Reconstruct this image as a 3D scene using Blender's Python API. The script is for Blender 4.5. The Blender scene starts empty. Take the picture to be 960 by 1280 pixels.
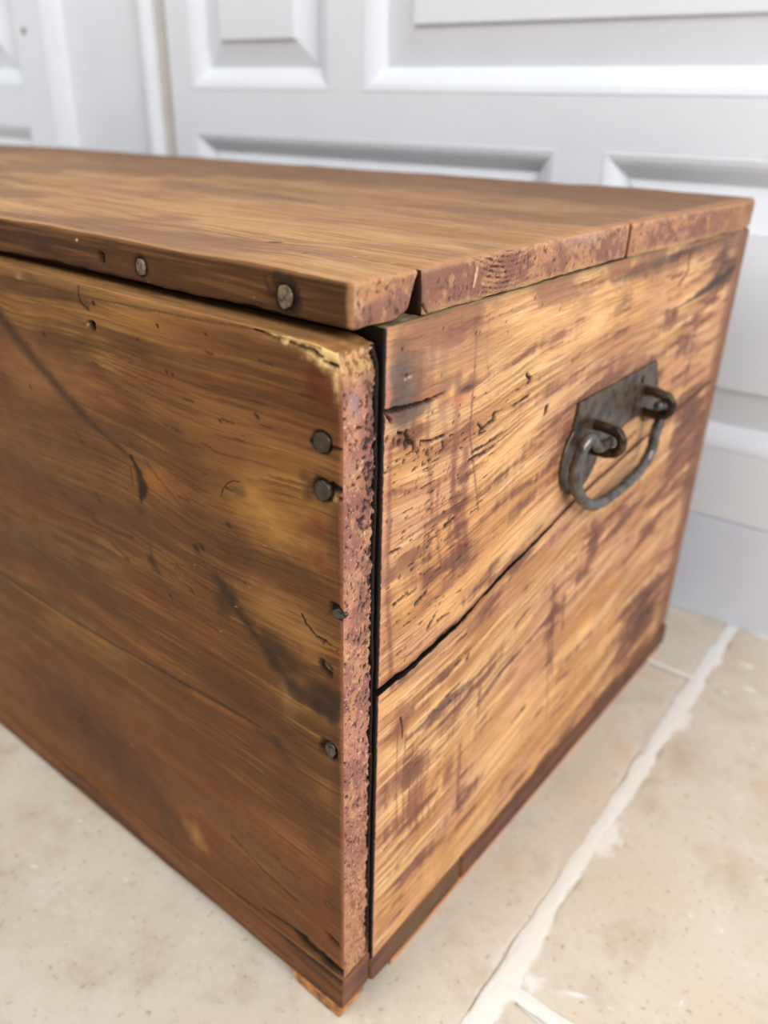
import bpy, math, random
import numpy as np
from mathutils import Matrix, Vector
random.seed(7)
S = bpy.context.scene
COL = S.collection

# ------------------------------------------------------------------ camera
CAM = np.array([0.18993, -0.21497, 0.47965]); YAW, PITCH, ROLL, FPX = -0.66705, -0.46807, 0.02416, 1004.9
def cam_axes():
    f = np.array([math.cos(PITCH)*math.sin(YAW), math.cos(PITCH)*math.cos(YAW), math.sin(PITCH)])
    r = np.array([math.cos(YAW), -math.sin(YAW), 0.0]); u = np.cross(r, f)
    return r*math.cos(ROLL)+u*math.sin(ROLL), -r*math.sin(ROLL)+u*math.cos(ROLL), f
AR, AU, AF = cam_axes()
cd = bpy.data.cameras.new('camera'); cam = bpy.data.objects.new('camera', cd); COL.objects.link(cam)
M = Matrix(((AR[0], AU[0], -AF[0], CAM[0]), (AR[1], AU[1], -AF[1], CAM[1]), (AR[2], AU[2], -AF[2], CAM[2]), (0, 0, 0, 1)))
cam.matrix_world = M
cd.sensor_fit = 'HORIZONTAL'; cd.sensor_width = 36; cd.lens = FPX/960*36
cd.clip_start = 0.01; cd.clip_end = 50
cd.dof.use_dof = True; cd.dof.focus_distance = 0.365; cd.dof.aperture_fstop = 7.5
S.camera = cam
def at(px, py, ax, val):
    """the point where the line of sight of a pixel meets the plane axis = val"""
    d = AR*(px-480)/FPX - AU*(py-640)/FPX + AF
    return CAM + (val-CAM[ax])/d[ax]*d

# ------------------------------------------------------------------ light
w = bpy.data.worlds.new('world'); S.world = w; w.use_nodes = True
bg = w.node_tree.nodes['Background']; bg.inputs[0].default_value = (0.93, 0.96, 1.0, 1); bg.inputs[1].default_value = 0.40
def area(name, loc, target, size, power, col):
    l = bpy.data.lights.new(name, 'AREA'); l.shape = 'RECTANGLE'; l.size, l.size_y = size; l.energy = power; l.color = col
    o = bpy.data.objects.new(name, l); COL.objects.link(o); o.location = loc
    o.rotation_euler = (Vector(target)-Vector(loc)).to_track_quat('-Z', 'Y').to_euler(); return o
area('window_light', (2.2, -0.42, 1.75), (0, .2, .2), (1.3, 1.5), 63, (1, .99, .975))
area('front_left_light', (-0.9, -1.9, 2.6), (-.2, .3, .2), (1.6, 1.4), 50, (1, .985, .955))  # unseen soft light from the front left, brightens floor and boards
S.view_settings.view_transform = 'Standard'; S.view_settings.look = 'None'
S.view_settings.gamma = 1; S.view_settings.use_curve_mapping = False; S.view_settings.exposure = 0.0

# ------------------------------------------------------------------ numpy noise
def _h(xi, yi, s):
    n = (xi.astype(np.int64)*374761393 + yi.astype(np.int64)*668265263 + int(s)*1442695041) & 0xffffffff
    n = ((n ^ (n >> 13))*1274126177) & 0xffffffff
    n = ((n ^ (n >> 16))*2246822519) & 0xffffffff
    return ((n ^ (n >> 15)) & 0xffffff)/16777215.0
def vn(x, y, s=0):
    xi = np.floor(x); yi = np.floor(y); fx = x-xi; fy = y-yi
    fx = fx*fx*(3-2*fx); fy = fy*fy*(3-2*fy)
    a = _h(xi, yi, s); b = _h(xi+1, yi, s); c = _h(xi, yi+1, s); d = _h(xi+1, yi+1, s)
    return (a*(1-fx)+b*fx)*(1-fy)+(c*(1-fx)+d*fx)*fy
def fbm(x, y, s=0, o=4):
    t = 0; a = 1; n = 0
    for k in range(o):
        t = t+a*vn(x+17.3*k, y+9.1*k, s+k*31); n += a; a *= .55; x = x*2.03; y = y*2.03
    return t/n
def ss(a, b, x):
    t = np.clip((x-a)/(b-a), 0, 1); return t*t*(3-2*t)
def lin(c):
    c = np.clip(np.asarray(c, float)/255, 0, 1)
    return np.where(c <= .04045, c/12.92, ((c+.055)/1.055)**2.4)
def mix(c, d, m):
    return c*(1-m[..., None])+np.asarray(d, float)*m[..., None]

class Face:
    """a painted, carved face of a board: colour (0..255) and relief over a plane grid; u, v in metres"""
    def __init__(s, us, vs, U, V):
        s.us, s.vs, s.U, s.V = us, vs, U, V
        s.c = np.zeros(U.shape+(3,)); s.h = np.zeros(U.shape)
    def win(s, a, b, c, d):
        u0, u1 = np.searchsorted(s.us, [a, b]); v0, v1 = np.searchsorted(s.vs, [c, d])
        return slice(max(u0-1, 0), u1+1), slice(max(v0-1, 0), v1+1)
    def _put(s, w_, m, col, a, d):
        if col is not None:
            s.c[w_] = mix(s.c[w_], col, np.clip(m*a, 0, 1))
        if d: s.h[w_] = np.minimum(s.h[w_], s.h[w_]*(1-m)+d*m) if d < 0 else s.h[w_]+d*m
    def stroke(s, pts, wd, col, a=1, soft=.6, d=0, jit=.3, seed=3):
        pts = np.asarray(pts, float); wd = np.broadcast_to(wd, (len(pts),)); mw = wd.max()*2.2
        w_ = s.win(pts[:, 0].min()-mw, pts[:, 0].max()+mw, pts[:, 1].min()-mw, pts[:, 1].max()+mw)
        U, V = s.U[w_], s.V[w_]
        if U.size == 0: return
        best = np.full(U.shape, 1e9)
        for i in range(len(pts)-1):
            p, q = pts[i], pts[i+1]; e = q-p; L = max((e**2).sum(), 1e-12)
            t = np.clip(((U-p[0])*e[0]+(V-p[1])*e[1])/L, 0, 1)
            dd = np.hypot(U-p[0]-t*e[0], V-p[1]-t*e[1])/(wd[i]*(1-t)+wd[i+1]*t)
            best = np.minimum(best, dd)
        k = 1/max(wd.max()*1.3, .0006)
        best = best+(fbm(U*k, V*k, seed, 2)-.5)*2*jit
        s._put(w_, 1-ss(1-soft, 1+soft*.5, best), col, a, d)
    def blob(s, c, ru, rv, col, a=1, soft=.6, d=0, jit=.5, ang=0, seed=5, k=None):
        R_ = max(ru, rv)*1.8
        w_ = s.win(c[0]-R_, c[0]+R_, c[1]-R_, c[1]+R_); U, V = s.U[w_], s.V[w_]
        if U.size == 0: return
        x = U-c[0]; y = V-c[1]; X = x*math.cos(ang)+y*math.sin(ang); Y = -x*math.sin(ang)+y*math.cos(ang)
        D = np.hypot(X/ru, Y/rv)+(fbm(X/ru*1.7+c[0]*900, Y/rv*1.7+c[1]*700, seed, 3)-.5)*2*jit
        s._put(w_, 1-ss(1-soft, 1+soft*.5, D), col, a, d)

# ------------------------------------------------------------------ mesh helpers
def mesh_from(name, verts, faces4, mat, cols=None, smooth=True, mats=None, midx=None):
    me = bpy.data.meshes.new(name)
    v = np.asarray(verts, np.float32).reshape(-1, 3); f = np.asarray(faces4, np.int32).reshape(-1, 4)
    me.vertices.add(len(v)); me.vertices.foreach_set('co', v.ravel())
    me.loops.add(f.size); me.loops.foreach_set('vertex_index', f.ravel())
    me.polygons.add(len(f)); me.polygons.foreach_set('loop_start', np.arange(0, f.size, 4, dtype=np.int32))
    me.polygons.foreach_set('use_smooth', np.full(len(f), smooth))
    for m in (mats or [mat]): me.materials.append(m)
    if midx is not None: me.polygons.foreach_set('material_index', np.asarray(midx, np.int32))
    if cols is not None:
        at_ = me.color_attributes.new('Col', 'FLOAT_COLOR', 'POINT')
        cc = np.ones((len(v), 4), np.float32); cc[:, :3] = cols; at_.data.foreach_set('color', cc.ravel())
    me.update(calc_edges=True)
    return me
def link(name, me, parent=None):
    o = bpy.data.objects.new(name, me); COL.objects.link(o)
    if parent: o.parent = parent
    return o
def empty(name, loc=(0, 0, 0), parent=None, rz=0):
    o = bpy.data.objects.new(name, None); COL.objects.link(o); o.location = loc; o.rotation_euler[2] = rz
    o.empty_display_size = .05
    if parent: o.parent = parent
    return o
def pymesh(name, vs, fs, mat, parent=None, smooth=True):
    me = bpy.data.meshes.new(name); me.from_pydata([tuple(v) for v in vs], [], fs); me.materials.append(mat)
    me.polygons.foreach_set('use_smooth', np.full(len(me.polygons), smooth)); me.update()
    return link(name, me, parent)

AX = {'x': (0, 1, 2), 'y': (1, 2, 0), 'z': (2, 0, 1)}   # normal axis, u axis, v axis
def plank(name, lo, hi, mats, parent, r=.002, rj=.7, grids={}, paint={}, default=(120, 80, 45), warp=None, seed=1, edge_steps=3):
    """a board with worn round edges; faces named in grids are fine meshes painted and carved by their function"""
    lo = np.array(lo, float); hi = np.array(hi, float)
    V = []; Fc = []; C = []; MI = []; base = 0; matlist = []
    for key in ('+x', '-x', '+y', '-y', '+z', '-z'):
        n, a, b = AX[key[1]]; sg = 1 if key[0] == '+' else -1
        arr = []
        for i, ax in enumerate((a, b)):
            L = hi[ax]-lo[ax]
            e = np.array([0, .15, .4, .7, 1.0, 1.5])*r*1.2
            e = e[e < L/2]
            core = np.array(grids[key][i] if key in grids else [])
            core = core[(core > lo[ax]) & (core < hi[ax])] if len(core) else core
            if key in grids:
                g = np.concatenate([[lo[ax]], core, [hi[ax]]])
                for t in np.concatenate([lo[ax]+e, hi[ax]-e]):
                    if np.abs(g-t).min() > r*.12: g = np.append(g, t)
                arr.append(np.unique(g))
            else:
                arr.append(np.unique(np.concatenate([lo[ax]+e, hi[ax]-e, np.linspace(lo[ax]+r*2, hi[ax]-r*2, max(2, int(L/.03)))])))
        us, vs = arr; U, Vv = np.meshgrid(us, vs, indexing='ij')
        P = np.zeros(U.shape+(3,)); P[..., a] = U; P[..., b] = Vv; P[..., n] = hi[n] if sg > 0 else lo[n]
        q = P.sum(-1)
        rr = r*(1+rj*(fbm(P[..., 0]*60+P[..., 1]*60, P[..., 2]*60+P[..., 1]*13, seed, 3)-.5)*2)[..., None]
        rr = np.minimum(rr, ((hi-lo).min())*.49)
        Q = np.clip(P, lo+rr, hi-rr); D = P-Q; dn = np.linalg.norm(D, axis=-1, keepdims=True); N = D/np.maximum(dn, 1e-9)
        P2 = Q+rr*N
        if warp: P2 = warp(P2)
        f = Face(us, vs, P2[..., a].copy(), P2[..., b].copy()); f.P = P2
        fn = paint.get(key)
        if fn: fn(f)
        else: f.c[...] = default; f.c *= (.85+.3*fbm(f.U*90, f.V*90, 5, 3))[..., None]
        h = f.h.copy(); h[0, :] = h[-1, :] = 0; h[:, 0] = h[:, -1] = 0
        P2 = P2+N*h[..., None]
        nu, nv = U.shape; idx = np.arange(nu*nv).reshape(nu, nv)+base
        A, B, Cc, Dd = idx[:-1, :-1], idx[1:, :-1], idx[1:, 1:], idx[:-1, 1:]
        quad = np.stack([A, B, Cc, Dd] if sg > 0 else [A, Dd, Cc, B], -1).reshape(-1, 4)
        V.append(P2.reshape(-1, 3)); Fc.append(quad); C.append(lin(f.c.reshape(-1, 3)))
        m = mats.get(key, mats['*'])
        if m not in matlist: matlist.append(m)
        MI.append(np.full(len(quad), matlist.index(m))); base += nu*nv
    me = mesh_from(name, np.concatenate(V), np.concatenate(Fc), None, np.concatenate(C), True, matlist, np.concatenate(MI))
    return link(name, me, parent)

def tube(name, pts, rad, mat, parent, seg=14, closed=False, sub=6, squash=None):
    P = [Vector(p) for p in pts]; n = len(P); R = list(rad) if hasattr(rad, '__len__') else [rad]*n
    out = []; rs = []
    rng = range(n if closed else n-1)
    for i in rng:
        g = lambda k: P[k % n] if closed else P[min(max(k, 0), n-1)]
        p0, p1, p2, p3 = g(i-1), g(i), g(i+1), g(i+2)
        for k in range(sub):
            t = k/sub
            out.append(.5*((2*p1)+(-p0+p2)*t+(2*p0-5*p1+4*p2-p3)*t*t+(-p0+3*p1-3*p2+p3)*t**3)); rs.append(R[i]*(1-t)+R[(i+1) % n]*t)
    if not closed: out.append(P[-1]); rs.append(R[-1])
    m = len(out); vs = []; fs = []; up = None
    for i in range(m):
        T = (out[(i+1) % m]-out[i-1] if closed else out[min(i+1, m-1)]-out[max(i-1, 0)]).normalized()
        if up is None: up = Vector((0, 0, 1)) if abs(T.z) < .9 else Vector((1, 0, 0))
        up = (up-T*up.dot(T)).normalized(); B = T.cross(up)
        for k in range(seg):
            a = 2*math.pi*k/seg; vs.append(out[i]+rs[i]*(1+.06*math.sin(i*1.3+k))*(up*math.cos(a)+B*math.sin(a)))
    for i in range(m if closed else m-1):
        for k in range(seg):
            j = (i+1) % m; fs.append((i*seg+k, i*seg+(k+1) % seg, j*seg+(k+1) % seg, j*seg+k))
    if not closed:
        for i, s in ((0, -1), (m-1, 1)):
            c = len(vs); vs.append(out[i]+(out[i]-out[i-s]).normalized()*rs[i]*.35)
            for k in range(seg):
                t = (i*seg+k, i*seg+(k+1) % seg, c); fs.append(t if s > 0 else t[::-1])
    return pymesh(name, vs, fs, mat, parent)

# ------------------------------------------------------------------ materials
def nodes(name):
    m = bpy.data.materials.new(name); m.use_nodes = True; nt = m.node_tree
    b = nt.nodes['Principled BSDF']
    def N(t, **k):
        n = nt.nodes.new(t)
        for a, v in k.items(): setattr(n, a, v)
        return n
    return m, nt, b, N
def fine(nt, N, scale, vec, detail=4):
    mp = N('ShaderNodeMapping'); mp.inputs['Scale'].default_value = vec
    tc = N('ShaderNodeTexCoord'); nt.links.new(tc.outputs['Object'], mp.inputs[0])
    n = N('ShaderNodeTexNoise'); n.inputs['Scale'].default_value = scale; n.inputs['Detail'].default_value = detail; n.inputs['Roughness'].default_value = .62
    nt.links.new(mp.outputs[0], n.inputs['Vector']); return n.outputs[0]
def ramp(nt, N, src, stops):
    r = N('ShaderNodeValToRGB'); r.color_ramp.elements[0].position = stops[0][0]; r.color_ramp.elements[0].color = (*stops[0][1], 1)
    r.color_ramp.elements[1].position = stops[-1][0]; r.color_ramp.elements[1].color = (*stops[-1][1], 1)
    for p, c in stops[1:-1]: e = r.color_ramp.elements.new(p); e.color = (*c, 1)
    nt.links.new(src, r.inputs[0]); return r.outputs[0]
def wood(name, vec, lo=.72, hi=1.18, rough=(.38, .6), bump=.12, scale=1.0, spec=.45, coat=0):
    m, nt, b, N = nodes(name)
    a = N('ShaderNodeAttribute', attribute_name='Col')
    f = fine(nt, N, scale, vec, 5)
    g = ramp(nt, N, f, [(.3, (lo,)*3), (.5, (1, 1, 1)), (.7, (hi,)*3)])
    mx = N('ShaderNodeMix', data_type='RGBA', blend_type='MULTIPLY'); mx.inputs[0].default_value = 1
    nt.links.new(a.outputs[0], mx.inputs[6]); nt.links.new(g, mx.inputs[7]); nt.links.new(mx.outputs[2], b.inputs['Base Color'])
    mr = N('ShaderNodeMapRange'); mr.inputs[1].default_value = .3; mr.inputs[2].default_value = .7; mr.inputs[3].default_value = rough[0]; mr.inputs[4].default_value = rough[1]
    f2 = fine(nt, N, 60, (1, 1, 1), 3); nt.links.new(f2, mr.inputs[0]); nt.links.new(mr.outputs[0], b.inputs['Roughness'])
    b.inputs['Specular IOR Level'].default_value = spec
    bp = N('ShaderNodeBump'); bp.inputs['Strength'].default_value = bump; bp.inputs['Distance'].default_value = .0008
    nt.links.new(f, bp.inputs['Height']); nt.links.new(bp.outputs[0], b.inputs['Normal'])
    return m
W_FRONT = wood('waxed_pine_front', (45, 300, 900), .80, 1.14, (.42, .6), .25, 1, .16)
W_END = wood('waxed_pine_end', (300, 45, 900), .82, 1.12, (.45, .65), .3, 1, .3)
W_TOP = wood('waxed_pine_top', (60, 700, 300), .88, 1.09, (.50, .68), .2, 1, .22)
W_GRAIN = wood('pine_end_grain', (900, 900, 900), .78, 1.18, (.45, .65), .5, 1, .35)
def metal(name, c1, c2, rough, metallic, sc=180, bump=.5):
    m, nt, b, N = nodes(name); f = fine(nt, N, sc, (1, 1, 1), 6)
    nt.links.new(ramp(nt, N, f, [(.38, tuple(lin(c1))), (.6, tuple(lin(c2)))]), b.inputs['Base Color'])
    b.inputs['Metallic'].default_value = metallic; b.inputs['Roughness'].default_value = rough
    bp = N('ShaderNodeBump'); bp.inputs['Strength'].default_value = bump; bp.inputs['Distance'].default_value = .0006
    nt.links.new(f, bp.inputs['Height']); nt.links.new(bp.outputs[0], b.inputs['Normal']); return m
IRON = metal('blackened_iron', (44, 40, 38), (98, 88, 78), .42, .6)
BAIL = metal('grey_iron', (76, 74, 73), (112, 108, 104), .36, .7, 120, .15)
STAPLE = metal('brown_iron', (46, 36, 26), (92, 76, 56), .30, .75, 120, .3)
NAIL = metal('nail_iron', (38, 31, 22), (68, 56, 38), .42, .25, 300, .25)
NAIL_PALE = metal('worn_nail_iron', (66, 50, 32), (132, 112, 84), .5, .2, 500, .4)
def paintmat(name, c, c2, rough=.42):
    m, nt, b, N = nodes(name); f = fine(nt, N, 14, (1, 1, 1), 5)
    nt.links.new(ramp(nt, N, f, [(.35, tuple(lin(c))), (.65, tuple(lin(c2)))]), b.inputs['Base Color'])
    b.inputs['Roughness'].default_value = rough
    f3 = fine(nt, N, 60, (1, 1, 6), 3)
    bp = N('ShaderNodeBump'); bp.inputs['Strength'].default_value = .08; bp.inputs['Distance'].default_value = .002
    nt.links.new(f3, bp.inputs['Height']); nt.links.new(bp.outputs[0], b.inputs['Normal']); return m
PAINT = paintmat('grey_white_paint', (228, 232, 239), (232, 236, 243))
PAINT_LOW = paintmat('skirting_paint', (218, 222, 235), (224, 228, 240), .5)
GAPM = paintmat('shaded_gap_paint', (196, 192, 184), (204, 200, 192), .7)  # browner grey puts the shade of the door gap into its paint

# ------------------------------------------------------------------ painted boards
def steps(a, b, d0, d1):
    """coordinates from a to b whose spacing grows from d0 to d1"""
    out = [a]; s = 1 if b > a else -1; L = abs(b-a)
    while abs(out[-1]-a) < L:
        t = abs(out[-1]-a)/L; out.append(out[-1]+s*(d0*(1-t)+d1*t))
    return np.sort(np.array(out[:-1]))
CRY = np.array([.0, .0234, .0554, .0985, .1383, .1931, .2228, .30, .38, .4729]); CRZ = np.array([.2289, .2289, .2293, .2338, .2434, .2527, .2590, .267, .275, .2827])
def crack(y): return np.interp(y, CRY, CRZ)+.0011*(vn(y*130, y*0, 4)-.5)+.0006*(vn(y*420, y*0, 8)-.5)
E = lambda px, py: at(px, py, 0, 0.0)[1:]                      # end face: (y, z)
F = lambda px, py: at(px, py, 1, 0.0)[[0, 2]]                 # front face: (x, z)
DARK = (38, 22, 15)

def paint_end(f):                                              # face +x: u = y, v = z
    u, v = f.U, f.V
    wv = np.interp(v, [0, .1, .2, .28, .34, .405], [.5, .7, 1, 1, .7, .25])
    g = v-wv*(np.interp(u, CRY, CRZ)-.229)
    g = g+.0035*(fbm(u*14, g*30, 21, 3)-.5)*2
    big = fbm(u*8, g*85, 1, 4); mid = fbm(u*13, g*330, 2, 4); fin = fbm(u*30, g*1300, 3, 2); pat = fbm(u*20, v*26, 4, 3)
    c = mix(np.broadcast_to((214., 166, 114), u.shape+(3,)), (176, 124, 80), ss(.40, .62, big))
    c = mix(c, (234, 190, 138), ss(.48, .68, mid)*.7)
    c = mix(c, (202, 140, 82), ss(.5, .66, fbm(u*11, g*40, 6, 3))*.45)
    c = mix(c, (198, 146, 116), ss(.5, .68, fbm(u*16, v*22, 16, 3))*.45)
    c = mix(c, (118, 76, 50), ss(.54, .72, fin)*.38)
    # where old stain has soaked in: strength of the mauve brown by region
    bias = np.zeros(u.shape)
    for px, py, ru, rv, st in ((515, 480, .016, .022, .9), (555, 500, .010, .040, .25), (575, 620, .010, .05, .42), (545, 640, .022, .03, .25),
            (500, 700, .02, .02, .3), (700, 545, .03, .03, .35), (640, 600, .03, .02, .2), (560, 720, .03, .016, .35), (680, 320, .05, .010, .4), (560, 395, .04, .007, .5),
            (545, 880, .02, .018, .55), (520, 960, .022, .03, .5), (580, 980, .016, .02, .5), (560, 900, .03, .02, .4), (690, 780, .012, .03, .5),
            (742, 680, .010, .014, .6), (730, 720, .03, .02, .2), (640, 830, .03, .02, .25), (780, 640, .02, .03, .35), (850, 560, .05, .07, .6), (800, 770, .06, .04, .8),
            (870, 400, .05, .05, .35), (900, 330, .03, .05, .5), (520, 1040, .02, .03, .3), (500, 1110, .02, .03, .25), (730, 900, .08, .02, .6), (620, 720, .04, .006, .5), (640, 520, .03, .014, .15),
            (770, 470, .05, .014, .45), (830, 640, .03, .04, .3), (660, 640, .05, .008, .3)):
        p = E(px, py); bias = np.maximum(bias, st*np.exp(-((u-p[0])/ru)**2-((v-p[1])/rv)**2))
    n1 = fbm(u*24+9, g*140, 11, 4); n2 = fbm(u*260, v*22, 12, 3)
    m = ss(.50, .66, n1*.62+n2*.14+bias*.40+.066)
    c = mix(c, (116, 74, 57), m*.9)
    c = mix(c, (76, 48, 42), ss(.60, .80, n1*.55+n2*.2+bias*.38)*.8)
    # dark weathered streaks along the grain
    st = ss(.62, .74, fbm(u*20, g*520, 13, 4)); c = mix(c, (80, 50, 38), st*(.22+.75*bias))
    # saw marks: thin upright lines
    for px, y0, y1, a, wd in ((540, 425, 660, .35, .0010), (556, 420, 560, .4, .0018), (574, 470, 700, .6, .0016), (583, 560, 700, .5, .0018), (596, 418, 640, .55, .0006), (566, 600, 720, .4, .0012), (488, 560, 860, .5, .0011), (548, 600, 700, .35, .001), (609, 420, 470, .3, .0006)):
        wd = wd*1.8; a = a*.75; f.c = c; p = E(px, y0); q = E(px+2, y1)
        f.stroke([p, (p[0]+.0004, (p[1]+q[1])/2), q], wd, (104, 60, 50), min(1, a*1.35), 1.0, 0, .5, px)
    c = f.c = c if f.c is c else f.c
    # drips
    for px, y0, y1, wd in ((692, 735, 850, .003), (686, 800, 900, .002), (745, 650, 700, .0035), (705, 745, 800, .003), (800, 590, 640, .003), (735, 665, 705, .002), (480, 690, 720, .004), (575, 930, 1010, .003), (600, 860, 900, .002)):
        p = E(px, y0); q = E(px-3, y1); f.stroke([p, q], [wd, wd*.4], (96, 58, 48), .6, 1.1, 0, .7, px)
    # grey blue blooms round the first split, and darker strokes below the lid at the far end
    f.blob(E(500, 470), .0105, .0150, (84, 72, 74), .88, .9, 0, .3); f.blob(E(520, 514), .019, .0050, (92, 84, 84), .70, .9, 0, .4, .25)
    f.blob(E(503, 500), .010, .006, (88, 76, 78), .6, 1, 0, .3)
    f.blob(E(488, 497), .004, .004, (186, 88, 68), .4, 1); f.blob(E(536, 494), .010, .003, (190, 92, 52), .5, 1)
    f.blob(E(584, 487), .006, .002, (64, 54, 50), .9, .7, -.0006, .2)
    f.blob(E(575, 500), .010, .004, (200, 100, 62), .45, 1)
    f.stroke([E(765, 352), E(800, 338), E(850, 318), E(925, 290)], [.002, .005, .004, .002], (52, 40, 36), .75, 1.1, 0, .6)
    f.stroke([E(850, 385), E(885, 362), E(905, 345), E(922, 332)], [.002, .004, .006, .005], (46, 34, 30), .85, 1.1, 0, .5)
    f.stroke([E(906, 310), E(912, 350)], .007, (70, 50, 50), .5, 1.1)
    f.stroke([E(863, 315), E(860, 340), E(850, 355), E(840, 372)], .0012, (62, 36, 24), .95, .8, -.001, .3)
    # golden patches
    for px, py, ru, rv, a in ((680, 400, .05, .010, .6), (720, 420, .05, .008, .5), (640, 560, .03, .010, .5), (650, 660, .035, .012, .5), (560, 745, .02, .010, .4), (550, 985, .003, .010, .7), (500, 730, .012, .02, .5), (490, 1000, .005, .016, .6), (500, 1000, .004, .02, .5), (600, 900, .03, .010, .5), (650, 890, .05, .018, .55), (815, 685, .03, .010, .55), (730, 790, .02, .012, .5), (800, 430, .05, .012, .4), (560, 470, .02, .02, .25), (760, 360, .07, .006, .4), (550, 870, .010, .005, .6), (700, 500, .03, .008, .5), (620, 930, .04, .010, .4)):
        f.blob(E(px, py), ru, rv, (238, 186, 124), a, 1.2, 0, .55, .1, px)
    f.blob(E(703, 588), .006, .012, (186, 82, 34), .75, 1.1)
    f.blob(E(712, 600), .008, .028, (120, 70, 48), .45, 1.2); f.blob(E(765, 500), .075, .042, (120, 76, 62), .50, 1.0, 0, .3)
    for px, py, ru, rv in ((535, 445, .022, .016), (600, 440, .03, .018), (560, 520, .014, .010)): f.blob(E(px, py), ru, rv, (186, 150, 116), .55, 1.2, 0, .5, 0, px)
    # knots and swirls in the lower board
    for px, py, ru, rv in ((502, 905, .009, .012), (560, 965, .006, .010), (520, 1000, .008, .02)):
        f.blob(E(px, py), ru, rv, (128, 78, 58), .7, .9, 0, .6)
    for k in range(7):
        p = E(496+k*8, 1040-k*3); q = E(500+k*10, 900+k*12); f.stroke([p, (p[0]-.002, (p[1]+q[1])/2), (q[0]-.002, q[1])], .0007, (112, 66, 46), .55, 1, 0, .8, k)
    f.stroke([E(500, 893), E(503, 910), E(503, 922)], .0007, (48, 28, 22), .9, .6, -.0008)
    f.stroke([E(520, 915), E(545, 890), E(575, 862), (E(600, 842))], [.001, .0022, .002, .001], (104, 84, 76), .75, .9, 0, .5)
    # top and bottom margins, edge by the corner
    c = f.c
    tm = ss(.4005, .404, v+.0015*(fbm(u*90, v*20, 31)-.5))
    c = mix(c, (150, 118, 78), tm*.9)
    c = mix(c, (190, 150, 100), (ss(.398, .3995, v)*(1-ss(.4015, .403, v)))*.5)
    c = mix(c, (120, 76, 60), ss(.375, .400, v)*ss(.42, .6, fbm(u*40, v*60, 41))*.55)
    c = mix(c, (206, 146, 118), (1-ss(.026, .031, u+.002*(vn(v*200, v*0, 3)-.5)))*.55)
    c = mix(c, (22, 14, 11), 1-ss(.0246, .0260, u+.0010*(fbm(v*500, u*500, 9)-.5)))  # corner gap's shade and dirt painted along this edge
    c = mix(c, (110, 68, 52), ss(.445, .458, u)*.5)
    dz = v-np.interp(u, CRY, CRZ)
    near = np.exp(-(dz/.0030)**2)*(.35+.4*fbm(u*70, v*40, 51)); c = mix(c, (106, 58, 40), near)
    f.c = c
    # splits
    f.stroke([E(480, 516), E(500, 512), E(520, 507), E(540, 500), E(556, 491)], [.0013, .0013, .0011, .0010, .0004], DARK, 1, .5, -.003, .45)
    f.stroke([E(484, 519), E(490, 528)], .0008, DARK, .9, .5, -.002)
    for pts, wd in (([(498, 541), (504, 543)], .0005), ([(508, 540), (512, 552), (518, 555)], .0007), ([(526, 552), (541, 551)], .0004), ([(546, 548), (555, 545)], .0005),
                    ([(646, 490), (655, 488), (664, 474), (659, 468)], .0007), ([(664, 474), (672, 472)], .0006), ([(618, 519), (638, 512), (660, 497)], .0010), ([(600, 540), (610, 530), (620, 524)], .0006),
                    ([(586, 576), (610, 563), (634, 545)], .0006), ([(634, 545), (660, 535), (672, 522)], .0006), ([(588, 642), (610, 630), (640, 608), (665, 590)], .0007), ([(615, 588), (636, 576), (644, 564)], .0005), ([(678, 530), (682, 518), (684, 510)], .0012), ([(673, 590), (675, 575)], .0010),
                    ([(598, 530), (603, 536), (600, 543), (607, 541)], .0005), ([(492, 756), (510, 742)], .0005), ([(520, 755), (532, 742)], .0008), ([(535, 786), (543, 772)], .0008), ([(548, 776), (561, 768)], .0006), ([(556, 658), (568, 648)], .0006), ([(489, 692), (500, 686)], .0005),
                    ([(583, 826), (586, 818)], .0008), ([(568, 833), (575, 826)], .0006), ([(595, 786), (607, 775)], .0007), ([(716, 815), (740, 795)], .0012), ([(640, 905), (655, 885)], .0014), ([(760, 800), (765, 790)], .0012)):
        f.stroke([E(*p) for p in pts], wd*1.6, DARK, 1, .7, -.0014, .55, int(pts[0][0]))
    # worm holes: those one can point at, then the scatter round them
    for px, py, rr in ((503, 437, .8), (593, 498, .9), (607, 492, .7), (574, 520, .8), (567, 528, .8), (566, 507, .5), (554, 555, 1.0), (500, 554, 1.5), (509, 556, 2.1), (518, 562, 1.6), (523, 565, 1.2), (534, 566, 1.3), (493, 551, 1.0), (514, 553, 1.1), (526, 556, .9), (484, 549, 1.2), (540, 562, .9), (508, 542, 1.2), (505, 577, 1.1), (561, 586, .7), (546, 580, .6), (594, 459, .6), (595, 417, .7), (600, 416, .6), (554, 411, .6),
            (635, 416, .6), (609, 397, .5), (640, 388, .5), (669, 373, .8), (678, 381, .7), (700, 388, .9), (633, 403, .6), (651, 445, .7), (678, 423, .7), (607, 491, .6), (640, 540, 1.0), (676, 536, 1.2), (673, 592, 1.6), (500, 722, 1.0), (526, 696, .9), (503, 673, .7), (517, 669, .6), (531, 672, .6), (484, 653, .7), (490, 652, .7), (568, 704, .7), (546, 666, .6),
            (500, 870, .6), (498, 881, .7), (481, 923, .9), (507, 810, .7), (506, 827, .6), (475, 845, .7), (478, 1060, .7), (484, 945, .7), (603, 857, .6), (610, 525, .6), (697, 398, .6), (695, 655, .8), (540, 630, .6), (520, 604, .6), (511, 616, .7), (528, 648, .6), (583, 593, .6), (552, 470, .5)):
        f.blob(E(px, py), .00092*rr, .00112*rr, DARK, 1, .5, -.0025, .25, -.25)
    rg = random.Random(5)
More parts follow.
